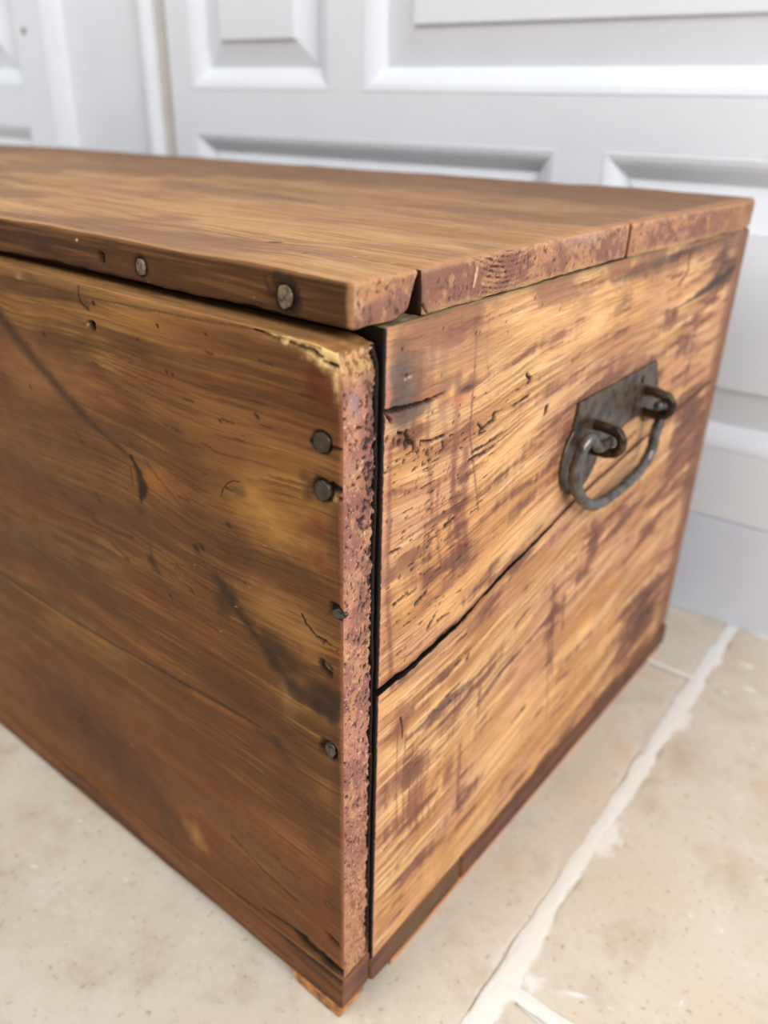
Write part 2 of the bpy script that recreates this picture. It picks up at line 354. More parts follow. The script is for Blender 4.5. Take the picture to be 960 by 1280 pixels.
    for k in range(330):
        t = rg.random()
        if t < .55: px, py = rg.gauss(545, 45), rg.uniform(540, 780)
        elif t < .8: px, py = rg.gauss(660, 50), rg.uniform(500, 640)
        else: px, py = rg.uniform(480, 700), rg.uniform(780, 1000)
        if px < 480: continue
        p = E(px, py); s_ = rg.choice((.5, .6, .8, 1.0)); el = rg.choice((1, 1, 2, 3.5))
        f.blob(p, .00062*s_*el, .00068*s_, DARK, 1, .6, -.0012, .35, rg.uniform(-.1, .35), k)
    for k in range(110):                                        # galleries the beetles left
        px, py = rg.gauss(560, 55), rg.uniform(560, 1000)
        if px < 482: continue
        p = E(px, py); L = rg.uniform(.002, .008); a = rg.uniform(-.06, .14)
        f.stroke([p, p+np.array([L*.5, L*.5*a+rg.uniform(-.0004, .0004)]), p+np.array([L, L*a])], rg.uniform(.00025, .0006), (46, 27, 19), .95, .8, -.0009, .7, k)
    for k in range(70):                                         # weathered lines along the grain, thick between the corner and the handle
        rk = random.Random(3000+k); px = rk.uniform(585, 690); py = 640-(px-585)*.62+rk.uniform(-75, 55)
        if k > 45: px, py = rk.uniform(520, 760), rk.uniform(800, 930)
        p = E(px, py); L = rk.uniform(.006, .030); a = rk.uniform(.0, .09); n_ = 6
        pts = [(p[0]+L*i/n_, p[1]+L*a*i/n_+rk.uniform(-.0005, .0005)) for i in range(n_+1)]
        f.stroke(pts, [rk.uniform(.0005, .0013) for _ in pts], (62, 35, 25), rk.uniform(.7, 1), .9, -.0005, .5, k)
    for k in range(26):
        rk = random.Random(4000+k); p = E(rk.uniform(600, 700), rk.uniform(500, 620)); L = rk.uniform(.01, .03)
        f.stroke([p, (p[0]+L, p[1]+L*.04)], rk.uniform(.0008, .0018), (246, 190, 116), .7, 1.1, 0, .4, k)
    f.stroke([E(506, 475), E(510, 473), E(515, 471)], .0006, (196, 168, 152), .8, .7, -.0005); f.blob(E(510, 470), .0016, .0010, (60, 34, 28), .9, .7, -.001)
    f.h = f.h-.00018*ss(.5, .8, fin)-.0005*m*ss(.45, .7, fbm(u*120, g*500, 61, 2))+.0006*(fbm(u*18, v*30, 71, 2)-.5)

def paint_front(f):                                            # face -y: u = z, v = x
    z, x = f.U, f.V
    class T:                                                    # strokes in (x, z) onto a (z, x) grid
        @staticmethod
        def s(pts, *a, **k): f.stroke([(p[1], p[0]) for p in pts], *a, **k)
        @staticmethod
        def b(p, rx, rz, *a, ang=0, **k): f.blob((p[1], p[0]), rz*(1.2 if rz < .0035 else 1), rx*(1.35 if rx < .0045 else 1), *a, ang=-ang, **k)
    g = z+.006*(fbm(x*7, z*12, 81, 3)-.5)*2+.010*np.exp(-((x+.085)/.05)**2-((z-.30)/.05)**2)
    big = fbm(x*9, g*55, 1, 4); mid = fbm(x*14, g*260, 2, 4); fin = fbm(x*30, g*900, 3, 3)
    c = mix(np.broadcast_to((132., 90, 42), x.shape+(3,)), (98, 62, 28), ss(.38, .62, big))
    near = .45+.55*ss(-.30, -.10, x); c = mix(c, (178, 130, 68), ss(.50, .68, mid)*.5*near)
    c = mix(c, (112, 60, 28), ss(.5, .66, fbm(x*8, g*30, 6, 3))*.5)
    gl = .5+.5*np.sin(2*math.pi*(g/.0040+1.6*fbm(x*3, g*45, 97, 3))); c = mix(c, (84, 50, 22), ss(.55, 1, gl)*(.16+.34*ss(.42, .6, fbm(x*10, g*70, 98, 2))))
    lw = ss(.06, .19, z)
    c = mix(c, (96, 56, 28), (1-lw)*.0+ss(.45, .6, fbm(x*5, z*10, 7, 3))*.45)
    c = mix(c, (74, 44, 20), ss(.52, .70, fin)*.5*near); c = mix(c, (118, 66, 34), (1-ss(.10, .19, z))*.45)
    f.c = c
    for px, py, rx, rz, a, col in (                             # patches of old varnish, light and dark
            (330, 640, .030, .014, .75, (156, 112, 52)), (380, 690, .022, .008, .6, (150, 104, 50)), (290, 530, .05, .012, .3, (142, 98, 50)), (60, 470, .05, .02, .5, (142, 98, 54)), (220, 420, .05, .010, .35, (140, 94, 48)), (180, 400, .04, .008, .35, (146, 98, 48)),
            (340, 760, .022, .016, .55, (138, 98, 52)), (385, 800, .012, .014, .5, (134, 92, 48)), (245, 1045, .012, .010, .8, (146, 100, 54)), (260, 1010, .04, .010, .4, (122, 84, 46)), (320, 1060, .03, .014, .45, (124, 84, 46)), (370, 850, .012, .006, .5, (140, 100, 56)),
            (360, 870, .006, .016, .5, (128, 94, 60)), (410, 1000, .012, .010, .45, (130, 88, 48)), (405, 1080, .016, .014, .35, (118, 80, 46)), (200, 600, .02, .01, .45, (140, 88, 42)), (30, 560, .06, .02, .35, (118, 78, 44)),
            (100, 900, .08, .03, .6, (84, 50, 26)), (60, 700, .10, .02, .45, (88, 56, 34)), (150, 960, .05, .03, .5, (90, 56, 32)), (300, 870, .04, .014, .65, (92, 54, 26)), (330, 930, .04, .014, .5, (112, 62, 32)), (400, 1040, .012, .018, .5, (84, 52, 30)),
            (392, 485, .0035, .010, .6, (92, 40, 20)), (405, 495, .006, .008, .55, (98, 44, 22)), (422, 480, .003, .02, .4, (84, 44, 24)), (398, 655, .006, .004, .5, (130, 60, 28)), (400, 700, .006, .006, .45, (120, 54, 26)), (400, 880, .012, .006, .7, (126, 58, 28)), (415, 850, .006, .010, .5, (110, 50, 28)),
            (250, 660, .03, .008, .45, (92, 56, 30)), (280, 750, .008, .012, .6, (70, 44, 24)), (150, 650, .03, .02, .4, (104, 62, 34)), (90, 620, .05, .012, .35, (98, 62, 36)), (300, 690, .03, .008, .5, (84, 54, 30)), (380, 720, .02, .005, .5, (88, 56, 30)), (375, 690, .012, .003, .4, (80, 50, 26)),
            (425, 680, .004, .03, .55, (84, 46, 28)), (425, 950, .004, .05, .5, (84, 48, 28)), (420, 1120, .008, .02, .4, (96, 56, 30)), (240, 960, .05, .010, .45, (116, 64, 32))):
        col = tuple(q_*1.12+6 if sum(col) > 265 else q_*.88 for q_ in col); T.b(F(px, py), rx, rz, col, min(1, a*1.2), 1.2, 0, .55, ang=-.02, seed=px)
    # dark stain running down across the board
    T.s([F(270, 720), F(300, 770), F(340, 820), F(370, 865), F(400, 885), F(435, 900)], [.003, .004, .005, .006, .006, .004], (44, 29, 17), .85, 1.3, 0, .8)
    T.s([F(330, 790), F(380, 850), F(430, 890)], [.004, .009, .010], (52, 34, 20), .65, 1.3, 0, .8)
    T.s([F(400, 860), F(430, 885)], .006, (44, 28, 17), .65, 1.2, 0, .6)
    T.s([F(310, 905), F(340, 925), F(362, 948)], [.002, .005, .004], (62, 40, 24), .75, 1.1, 0, .8)
    T.s([F(250, 700), F(285, 740), F(275, 760)], .004, (70, 44, 24), .5, 1.2, 0, .9)
    T.s([F(230, 1040), F(200, 1000), F(215, 1060)], .006, (78, 50, 28), .5, 1.3, 0, .8)
    # curved seam between dark and pale wood, upper left, ending in a bark pocket
    T.s([F(-40, 350), F(0, 395), F(35, 440), F(75, 487), F(110, 525), F(140, 552), F(163, 572)], [.006, .0055, .005, .0045, .0035, .002, .0012], (62, 37, 19), .9, 1.4, 0, .3)
    T.s([F(163, 570), F(172, 590), F(178, 610), F(176, 625)], [.0012, .0030, .0042, .002], (46, 25, 16), 1, .8, -.0006, .5)
    T.s([F(180, 575), F(200, 600), F(216, 620), F(240, 650)], [.0014, .0012, .0010, .0006], (84, 50, 28), .7, 1.1, 0, .6)
    T.b(F(190, 600), .008, .006, (160, 100, 40), .5, 1.3)
    T.s([F(163, 585), F(166, 605)], .0010, (72, 42, 24), .7, 1); T.b(F(176, 640), .004, .003, (70, 42, 26), .6, 1)
    T.s([F(182, 650), F(188, 690), F(192, 712)], .0016, (84, 48, 28), .6, 1.2, 0, .6); T.s([F(188, 700), F(196, 712)], .003, (62, 36, 24), .8, 1, 0, .6)
    for pts in ([(72, 612), (84, 619)], [(96, 630), (118, 642)], [(116, 650), (145, 666), (165, 672)], [(0, 622), (20, 632)], [(140, 680), (160, 700)], [(95, 540), (104, 556)], [(120, 618), (126, 628)]):
        T.s([F(*p) for p in pts], .0014, (66, 40, 24), .75, 1.1, 0, .7)
    for px, py, rr in ((38, 484, 1), (245, 685, 1.8), (252, 684, 1.6), (172, 425, .6), (208, 465, .9), (215, 468, .8), (257, 418, .7), (320, 520, 1.2), (55, 418, 1.2), (275, 527, .8), (286, 657, 1.2), (220, 706, .7), (306, 730, .7), (360, 782, .6), (413, 873, .8), (240, 740, 1.2), (213, 745, 1.2)):
        T.b(F(px, py), .0013*rr, .0009*rr, (46, 28, 16), .85, .9, -.0004, .4, ang=-.5, seed=px)
    # plank joint: dark line with an orange highlight painted under it
    # ring left by a nail that was pulled, nail holes
    th = [F(300, 603), F(292, 601), F(284, 604), F(278, 612), F(276, 622)]
    T.s(th, .00035, (52, 32, 18), .9, .8, -.0004); T.b(F(299, 615), .005, .003, (84, 60, 36), .6, 1, 0, .4)
    T.s([F(97, 358), F(97, 368), F(101, 380), F(109, 388)], .0009, (52, 32, 18), .9, .8, -.001, .4); T.b(F(108, 382), .0022, .0022, (96, 66, 36), .8, .8, -.0006); T.b(F(116, 379), .0009, .0012, (40, 24, 14), .9, .7, -.001)
    T.b(F(114, 407), .0026, .0021, (24, 15, 10), 1, .4, -.004, .15); T.b(F(108.5, 406), .0004, .0008, (180, 146, 104), .8, .5); T.b(F(196, 408), .0007, .0009, (24, 15, 10), 1, .4, -.003, .1)
    T.b(F(26, 346), .004, .0016, (160, 120, 78), .9, .8, .0004); T.b(F(36, 347), .0060, .0018, (58, 36, 20), .9, .9, -.0006); T.s([F(28, 344), F(46, 350)], .0018, (66, 42, 24), .8, 1)
    # splits by the nails, splinters
    T.s([F(377, 768), F(383, 782), F(395, 797), F(405, 802), F(413, 809), F(418, 814)], [.0006, .0008, .0009, .0008, .0006, .0004], (22, 13, 8), 1, .5, -.002, .5)
    T.s([F(402, 802), F(408, 812), F(415, 818), F(421, 814)], .0004, (34, 20, 12), .9, .7, -.0008, .5)
    T.b(F(407, 835), .0048, .0030, (28, 18, 12), 1, .5, -.0025, .3, ang=-.5); T.b(F(408, 836), .0026, .0014, (104, 82, 54), .9, .7, .001, .5, ang=-.5)
    T.b(F(421, 766), .0052, .0032, (34, 24, 20), 1, .5, -.0025, .3, ang=-.5); T.s([F(424, 772), F(428, 800)], .002, (74, 48, 46), .6, 1.1)
    T.b(F(411, 936), .0062, .0052, (30, 20, 14), 1, .5, -.0025, .35); T.b(F(402, 613), .0062, .0058, (26, 16, 10), 1, .5, -.0022, .15)
    T.b(F(401, 553), .0056, .0053, (30, 19, 12), 1, .4, -.0016, .15); T.s([F(391, 553), F(388, 552)], .0012, (26, 16, 10), 1, .5, -.001); T.s([F(411, 560), F(428, 563)], [.0013, .0005], (40, 24, 14), .9, .7, -.001)
    T.s([F(414, 609), F(436, 618)], [.002, .0012], (24, 14, 8), 1, .5, -.002, .3); T.s([F(412, 621), F(434, 628)], [.0008, .0008], (30, 18, 10), .9, .6, -.001, .3)
    T.s([F(380, 596), F(386, 600), F(384, 620)], .003, (78, 50, 28), .7, 1.0); T.b(F(415, 622), .002, .0012, (176, 146, 96), .8, .6)
    T.b(F(411, 1132), .0030, .0026, (66, 42, 26), .8, .6, -.0006, .3); T.b(F(411, 1133), .0020, .0017, (106, 74, 48), .8, .6); T.b(F(417, 1176), .006, .002, (42, 24, 18), .95, .7, -.0015, .4, ang=-.4)
    T.b(F(165, 930), .002, .004, (150, 98, 56), .6, 1)
    for k in range(60):                                         # pale scuffs
        rg = random.Random(k); p = F(rg.gauss(345, 28), rg.gauss(765, 26)) if k < 45 else F(rg.uniform(230, 430), rg.uniform(640, 800))
        T.b(p, rg.uniform(.0003, .001), rg.uniform(.0002, .0004), (196, 164, 110), .75, .8, 0, .5, seed=k)
    for k in range(90):                                         # short dark fibres
        rg = random.Random(500+k); px, py = rg.uniform(0, 425), rg.uniform(420, 1100)
        p = F(px, py); L = rg.uniform(.002, .010)
        T.s([p, p+np.array([L, rg.uniform(-.0006, .0004)])], rg.uniform(.0003, .0007), (58, 35, 18), .75, 1, 0, .7, k)
    # chipped upper arris
    c = f.c
    edge = .4005-z
    c = mix(c, (150, 106, 62), (1-ss(.003, .0075, edge+.003*(fbm(x*70, z*200, 91)-.5)))*.55)
    f.c = c
    T.s([F(0, 345), F(120, 374), F(240, 398), F(320, 412)], .0006, (66, 42, 24), .5, 1, -.0003, .8)
    T.s([F(318, 411), F(350, 423), F(385, 433), F(400, 438)], [.0008, .0018, .0014, .0008], (74, 50, 26), .9, .8, -.0016, .8)
    T.s([F(330, 411), F(352, 420), F(375, 426)], [.0014, .0028, .0016], (230, 192, 128), 1, .9, .0004, .8)
    T.s([F(360, 415), F(385, 421), F(410, 430)], [.0005, .0009, .0014], (206, 170, 110), .7, .9, 0, .9)
    T.b(F(412, 440), .0110, .0065, (232, 194, 128), 1, .8, .0004, .9, seed=77); T.b(F(385, 428), .0100, .0022, (226, 188, 124), .9, .9, .0003, .9, seed=79); T.s([F(360, 428), F(385, 437), F(402, 446)], [.0006, .0010, .0007], (58, 36, 20), .9, .7, -.0014, .8); T.b(F(424, 464), .0036, .0095, (232, 196, 134), .95, 1.0, 0, .8, seed=78)
    T.s([F(404, 452), F(413, 455), F(424, 459)], [.0006, .0009, .0006], (50, 30, 16), 1, .6, -.0016, .4); T.s([F(402, 450), F(408, 453)], .0009, (226, 200, 150), .9, .7)
    # soot at the foot and the paler rim by the corner
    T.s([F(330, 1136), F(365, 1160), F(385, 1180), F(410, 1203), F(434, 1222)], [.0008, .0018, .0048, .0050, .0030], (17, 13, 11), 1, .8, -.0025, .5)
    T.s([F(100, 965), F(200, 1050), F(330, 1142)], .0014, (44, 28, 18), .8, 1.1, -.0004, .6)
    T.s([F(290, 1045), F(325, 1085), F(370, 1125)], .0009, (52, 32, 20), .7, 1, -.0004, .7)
    c = f.c
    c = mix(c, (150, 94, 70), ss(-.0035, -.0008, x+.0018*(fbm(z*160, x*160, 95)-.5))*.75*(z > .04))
    d = z-(.1840+.007*np.sin((x+.14)*11)); c = mix(c, (52, 32, 18), np.exp(-(d/.0012)**2)*.7*ss(-.045, -.075, x)); c = mix(c, (158, 98, 44), np.exp(-((d+.0026)/.0018)**2)*.5*ss(-.045, -.07, x)*ss(.4, .6, vn(x*40, x*0, 7)))  # joint line, with its highlight painted in orange below
    f.c = c
    f.h = f.h-.00014*ss(.5, .8, fin)+.0005*(fbm(x*12, g*60, 96, 2)-.5)-.0004*ss(.55, .8, mid)

def paint_strip(f):                                            # end grain of the front boards, face +x: u = y, v = z
    u, v = f.U, f.V
    n = fbm(u*420, v*420, 1, 4); n2 = fbm(u*900, v*800, 2, 3); b = fbm(u*90, v*60, 3, 3)
    c = mix(np.broadcast_to((176., 122, 102), u.shape+(3,)), (146, 96, 86), ss(.4, .6, b))
    c = mix(c, (196, 142, 100), ss(.52, .7, fbm(u*160, v*110, 4, 3))*.7)
    low = ss(.20, .05, v); c = mix(c, (176, 124, 84), low*.6)
    g1 = ss(.004, .020, u); upper = ss(.22, .30, v)
    n3 = fbm(u*700, v*520, 44, 3); pit = ss(.585-.09*g1*upper, .67-.07*g1*upper, n3*.6+n2*.25+n*.15+.03*g1)*(1-.45*low)
    c = mix(c, (42, 24, 21), pit*.95)
    c = mix(c, (232, 196, 160), ss(.69, .74, n2)*.7*(1-pit))
    c = mix(c, (66, 40, 36), g1*upper*ss(.4, .6, fbm(u*180, v*90, 7, 3))*.45)
    for k in range(70):
        pass
    top = ss(.378, .394, v+.008*(fbm(u*200, v*200, 9)-.5)); c = mix(c, (204, 160, 102), top*.8); c = mix(c, (110, 70, 44), top*ss(.5, .65, n)*.7)
    f.c = c
    f.blob((.007, .377), .0035, .006, (150, 128, 134), .8, 1, 0, .5)
    c = f.c
    for z0, a in ((.275, .3), (.262, .7), (.256, .5), (.30, .3), (.16, .3)):
        m = np.exp(-((v-z0)/.004)**2)*ss(.45, .6, fbm(u*500, v*500, int(z0*1000), 3))*a; c = mix(c, (226, 176, 116), m)
    rag = ss(.0178, .0204, u+.0030*(fbm(v*330, u*200, 12, 3)-.5)*2); c = mix(c, (26, 16, 12), rag*(.95*ss(.03, .06, v)))  # ragged edge blackened to widen the gap's painted shade
    ln = ss(.55, .7, fbm((u+v*.4)*500, (v-u*.4)*90, 15, 3))*low; c = mix(c, (112, 66, 46), ln*.6)
    f.c = c
    f.h = -.0007*pit-.0022*rag+.0010*(b-.5)-.0004*ss(.5, .6, fbm(u*260, v*160, 17, 2))

def paint_top(f):                                              # lid top, face +z: u = x, v = y
    x, y = f.U, f.V
    g = y+.006*(fbm(x*6, y*14, 101, 3)-.5)*2
    big = fbm(x*7, g*60, 1, 4); mid = fbm(x*12, g*300, 2, 4); fin = fbm(x*26, g*1000, 3, 2)
    c = mix(np.broadcast_to((184., 140, 90), x.shape+(3,)), (160, 116, 72), ss(.38, .62, big))
    c = mix(c, (204, 162, 108), ss(.5, .7, mid)*.45)
    c = mix(c, (120, 80, 50), ss(.55, .7, fin)*.35)
    c = mix(c, (116, 80, 56), ss(.48, .66, fbm(x*9, y*26, 5, 3))*.5)
    c = mix(c, (112, 76, 48), ss(.19, .40, y)*.7)  # rear of the lid painted darker to offset its grazing sheen
    f.c = c
    L = lambda px, py: at(px, py, 2, .423)[:2]
    for px, py, ru, rv, col, a in ((345, 302, .004, .003, (70, 46, 36), .85), (380, 317, .02, .003, (118, 86, 72), .7), (420, 322, .02, .002, (120, 86, 74), .5), (382, 319, .0012, .001, (40, 26, 20), 1), (545, 342, .004, .002, (70, 60, 58), .9), (465, 268, .008, .006, (130, 112, 96), .6), (655, 240, .02, .018, (96, 66, 62), .6), (735, 242, .01, .01, (96, 64, 46), .5),
            (640, 320, .02, .003, (96, 64, 40), .6), (560, 300, .03, .004, (190, 140, 88), .4), (360, 240, .12, .03, (124, 92, 60), .45), (200, 240, .1, .02, (180, 136, 88), .3), (820, 262, .03, .02, (120, 80, 60), .45), (300, 295, .02, .002, (120, 86, 60), .6), (580, 262, .05, .008, (120, 82, 52), .4)):
        f.blob(L(px, py), ru, rv, col, a, 1.1, 0, .5, 0, px)
    f.stroke([L(525, 350), L(505, 343), L(480, 338), L(440, 330)], [.0009, .0007, .0005, .0002], (40, 24, 14), 1, .6, -.0015, .3)
    f.stroke([L(610, 318), L(640, 321), L(650, 322)], .0009, (72, 46, 28), .8, .9, -.0004, .5)
    for k in range(50):
        rg = random.Random(900+k); p = L(rg.uniform(330, 700), rg.uniform(300, 340)); f.blob(p, rg.uniform(.0004, .0014), rg.uniform(.0003, .0006), (222, 188, 150), .6, .9, 0, .5, 0, k)
    c = f.c
    c = mix(c, (186, 132, 92), ss(-.010, -.004, x+.004*(fbm(y*90, x*90, 111)-.5))*.55)
    c = mix(c, (192, 146, 96), (1-ss(.0095, .013, y+.001*(fbm(x*60, y*10, 113)-.5)))*.45)
    f.c = c
    f.h = f.h-.00018*ss(.5, .8, fin)+.0008*(fbm(x*10, y*30, 115, 2)-.5)

def paint_lid_front(f):                                        # face -y: u = z, v = x
    z, x = f.U, f.V
    g = z+.004*(fbm(x*8, z*20, 121, 3)-.5)*2
    c = mix(np.broadcast_to((84., 52, 25), x.shape+(3,)), (66, 40, 20), ss(.4, .6, fbm(x*9, g*90, 122, 4)))
    c = mix(c, (128, 84, 46), ss(.52, .7, fbm(x*16, g*420, 123, 3))*.5)
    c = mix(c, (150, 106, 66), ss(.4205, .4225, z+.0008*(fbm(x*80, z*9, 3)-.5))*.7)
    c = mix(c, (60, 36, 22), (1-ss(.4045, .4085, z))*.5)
    f.c = c
    G = lambda px, py: at(px, py, 1, .0078)[[2, 0]]
    f.blob(G(356, 371), .0078, .0085, (18, 11, 7), 1, .7, -.0008, .35); f.blob(G(176, 333), .0052, .0052, (18, 11, 7), 1, .6, -.001, .2)
    f.blob(G(127, 323), .0030, .0024, (10, 7, 5), 1, .4, -.004, .2); f.blob(G(128, 328), .0008, .0010, (190, 160, 116), .8, .6)
    f.blob(G(96, 300), .0007, .0008, (230, 200, 150), .9, .6); f.blob(G(122, 308), .0004, .0005, (210, 170, 120), .8, .6)
    for px, py in ((185, 352), (205, 360), (282, 352), (318, 372)): f.blob(G(px, py), .0004, .0006, (200, 160, 110), .7, .7)
    f.stroke([G(330, 345), G(336, 362)], .0008, (40, 24, 14), .6, 1)
    c = f.c
    c = mix(c, (176, 128, 88), ss(-.0065, -.0035, x+.0015*(fbm(z*300, x*200, 5)-.5))*.85)
    f.c = c
    f.h = f.h+.0006*(fbm(x*20, z*90, 124, 3)-.5)

def paint_lid_end(f):                                          # face +x: u = y, v = z
    u, v = f.U, f.V
    b = fbm(u*60, v*110, 1, 3)
    c = mix(np.broadcast_to((176., 126, 88), u.shape+(3,)), (136, 92, 76), ss(.40, .60, b+.08*ss(.02, .06, u)))
    c = mix(c, (196, 150, 106), ss(.55, .7, fbm(u*200, v*200, 2, 3))*.6)
    # growth rings seen end on: arcs of pits
    rr = np.hypot(u-.118, (v-.445)*1.6); ring = .5+.5*np.sin(rr*2*math.pi/.0036+1.5*fbm(u*60, v*60, 4, 2))
    zone = np.exp(-((u-.108)/.026)**2); pits = ss(.66, .76, fbm(u*620, v*700, 5, 2)*.70+.34*ring*zone)
    c = mix(c, (110, 70, 54), zone*ss(.45, .75, ring)*.55); c = mix(c, (56, 30, 22), pits*(.12+.88*zone))
    c = mix(c, (74, 44, 34), ss(.70, .78, fbm(u*600, v*380, 6, 2))*.7)
    diag = ss(.6, .75, fbm((u*.5+v)*500, (v*.3-u)*70, 8, 2))*ss(.13, .17, u); c = mix(c, (120, 76, 60), diag*.4)
    c = mix(c, (194, 158, 140), np.exp(-((u-.19)/.02)**2)*ss(.412, .42, v)*.5)
    c = mix(c, (206, 164, 112), (1-ss(.4045, .4075, v+.002*(fbm(u*160, v*80, 9)-.5)))*.6)
    c = mix(c, (150, 106, 66), ss(.34, .42, u)*.6)
    c = mix(c, (208, 168, 116), ss(.4200, .4222, v+.002*(fbm(u*120, v*60, 19)-.5))*.45)
    f.c = c
    e = lambda px, py: at(px, py, 0, -.002)[1:]
    f.stroke([e(597, 333), e(594, 345), e(591, 358)], [.0008, .0011, .0006], (214, 178, 140), .95, .7, -.0006, .3); f.stroke([e(592, 334), e(588, 360)], .0008, (104, 72, 62), .7, .9)
    f.stroke([e(519, 377), e(527, 381), e(533, 392)], .0005, (50, 28, 16), .95, .6, -.0012, .4)
    f.blob(e(443, 372), .0016, .006, (190, 160, 150), .6, 1)
    for px, py, rr in ((453, 387, 1), (458, 364, .8), (474, 366, 1), (495, 388, 1.3), (484, 358, .8), (463, 398, .8), (506, 372, .8), (551, 360, 1), (560, 372, 1), (548, 381, .8), (566, 352, .8), (575, 366, .9), (556, 350, .8), (500, 362, .7)):
        f.blob(e(px, py), .0007*rr, .0005*rr, (52, 28, 20), .95, .7, -.0012, .2, .6)
    f.h = f.h-.0008*pits*(.1+zone)+.0012*(b-.5)-.0003*ss(.5, .65, fbm(u*230, v*200, 18, 2))

# ------------------------------------------------------------------ the chest
chest = empty('wooden_chest')
chest['label'] = 'old waxed pine chest with worm-eaten boards and an iron end handle'
chest['category'] = 'chest'
CH = chest
XL = -.95; ZT = .4005
mF = {'*': W_FRONT, '+x': W_GRAIN, '+z': W_FRONT}
zf = lambda x: np.interp(x, [-.95, -.33, -.17, -.05, 0], [.0240, .0257, .0286, .0350, .0375])
seam = lambda x: .1840+.007*np.sin((x+.14)*11)
def warp_front_low(P):
    z0, z1 = .0375, .184; t = np.clip((P[..., 2]-z0)/(z1-z0), 0, 1); P = P.copy()
    x = P[..., 0]; P[..., 2] = P[..., 2]+(zf(x)-z0)*(1-t)+(seam(x)-z1+.0006)*t; return P
def warp_front_up(P):
    z0, z1 = .184, ZT; t = np.clip((P[..., 2]-z0)/(z1-z0), 0, 1); P = P.copy()
    P[..., 2] = P[..., 2]+(seam(P[..., 0])-z0-.0006)*(1-t)
    d = np.hypot((P[..., 0])/1.0, (ZT-P[..., 2])); k = np.exp(-(d/.0085)**2)*(.6+.8*fbm(P[..., 1]*260, P[..., 2]*260+P[..., 0]*200, 5, 3))
    P[..., 0] -= .0026*k; P[..., 2] -= .0022*k; return P
xs_f = np.concatenate([steps(-.22, XL, .0009, .0085), steps(0, -.22, .00038, .0009)]); xs_f = np.unique(xs_f)
ys_s = np.arange(0, .0218, .00040)
for nm, z0, z1, wf, sd in (('front_plank', .184, ZT, warp_front_up, 1), ('front_plank', .0375, .184, warp_front_low, 2)):
    zz = np.arange(z0, z1, .00058)
    plank(nm, (XL, 0, z0), (0, .0218, z1), mF, CH, .0013 if sd == 2 else .0016, .8, {'-y': (zz, xs_f), '+x': (ys_s, np.arange(z0, z1, .00042)), '+z': (xs_f[::2], ys_s[::2])},
          {'-y': paint_front, '+x': paint_strip, '+z': (lambda f: f.c.__setitem__(Ellipsis, np.array((150., 108, 66))*(.8+.4*fbm(f.U*40, f.V*300, 3))[..., None])) if sd == 1 else None}, warp=wf, seed=sd)
# front face is painted in (z, x) order: see AX

yE0, yE1 = .0241, .4640
def warp_end_up(P):
    z0, z1 = .229, .4040; t = np.clip((P[..., 2]-z0)/(z1-z0), 0, 1)**1.0; P = P.copy(); y = P[..., 1]
    P[..., 2] = P[..., 2]+(crack(y)-z0)*(1-t); return P
gapw = lambda y: np.interp(y, [.02, .05, .10, .115, .125, .16, .20, .25, .47], [.0044, .0040, .0030, .0010, .0030, .0028, .0018, .0012, .0012])
def warp_end_low(P):
    z0, z1 = .0282, .229; t = np.clip((P[..., 2]-z0)/(z1-z0), 0, 1); P = P.copy(); y = P[..., 1]
    P[..., 2] = P[..., 2]+(crack(y)-gapw(y)-z1)*t; return P
ys_e = steps(yE0, yE1, .00038, .0011)
mE = {'*': W_END}
def ledge(f):                                                  # top of the end board under the lid
    f.c[...] = np.array((128., 110, 84))*(.6+.8*fbm(f.U*300, f.V*120, 3))[..., None]; f.h[...] = -.0006*fbm(f.U*400, f.V*200, 5)
plank('end_plank', (-.0200, yE0, .229), (0, yE1, .4040), mE, CH, .0011, .7, {'+x': (ys_e, np.arange(.229, .4040, .00056)), '+z': (np.arange(-.02, 0, .0006), ys_e[::2])}, {'+x': paint_end, '+z': ledge}, warp=warp_end_up, seed=3, default=(22, 14, 10))  # near-black sides paint shade into the corner gap and crack
plank('end_plank', (-.0200, yE0, .0282), (0, yE1, .229), mE, CH, .0011, .7, {'+x': (ys_e, np.arange(.0282, .229, .00060))}, {'+x': paint_end}, warp=warp_end_low, seed=4, default=(22, 14, 10))  # same near-black sides, painted shade for the gaps

def paint_back_end(f):
    f.c[...] = np.array((132., 88, 60))*(.8+.4*fbm(f.U*200, f.V*60, 3))[..., None]
plank('back_plank', (XL, .4645, .030), (-.0005, .4830, ZT), mF, CH, .0025, .6, {'+x': (np.arange(.4645, .483, .002), np.arange(.03, ZT, .003))}, {'+x': paint_back_end}, seed=5)
plank('left_end_plank', (XL+.0005, .0225, .030), (XL+.0205, .4640, ZT), mE, CH, .002, .6, seed=6)
plank('bottom_board', (XL+.021, .0225, .020), (-.0205, .4635, .034), {'*': W_FRONT}, CH, .002, .5, seed=7)

# lid: nosing strip, middle plank, rear plank
LX = -.0014; LZ0, LZ1 = .4048, .4232
mL = {'*': W_TOP, '-y': W_FRONT, '+x': W_GRAIN}
def wav(P, k=1.0):
    P = P.copy(); n = .0010*(fbm(P[..., 0]*20, P[..., 1]*20, 7, 2)-.5)*2; P[..., 2] += n*k
    low = 1-ss(LZ0, LZ0+.006, P[..., 2]); P[..., 2] += low*.0012*(fbm(P[..., 1]*90, P[..., 0]*90, 8, 2)-.35)*k; return P
def warp_nose(P):
    P = wav(P); t = ss(.03, .0485, P[..., 1]); e = np.exp(-np.abs(P[..., 0]-LX)/.018)
    zz = np.clip((P[..., 2]-LZ0)/(LZ1-LZ0), 0, 1)
    P[..., 1] = P[..., 1]-t*e*(.0066*(1-zz)+.0026)+t*.0012*(vn(zz*5, P[..., 0]*40, 3)-.5)*e
    P[..., 0] = P[..., 0]-.0016*ss(.5, 1, fbm(P[..., 1]*60, P[..., 2]*60, 3, 2))*(P[..., 0] > LX-.004)
    P[..., 2] += .0022*t*e*(1-zz); return P
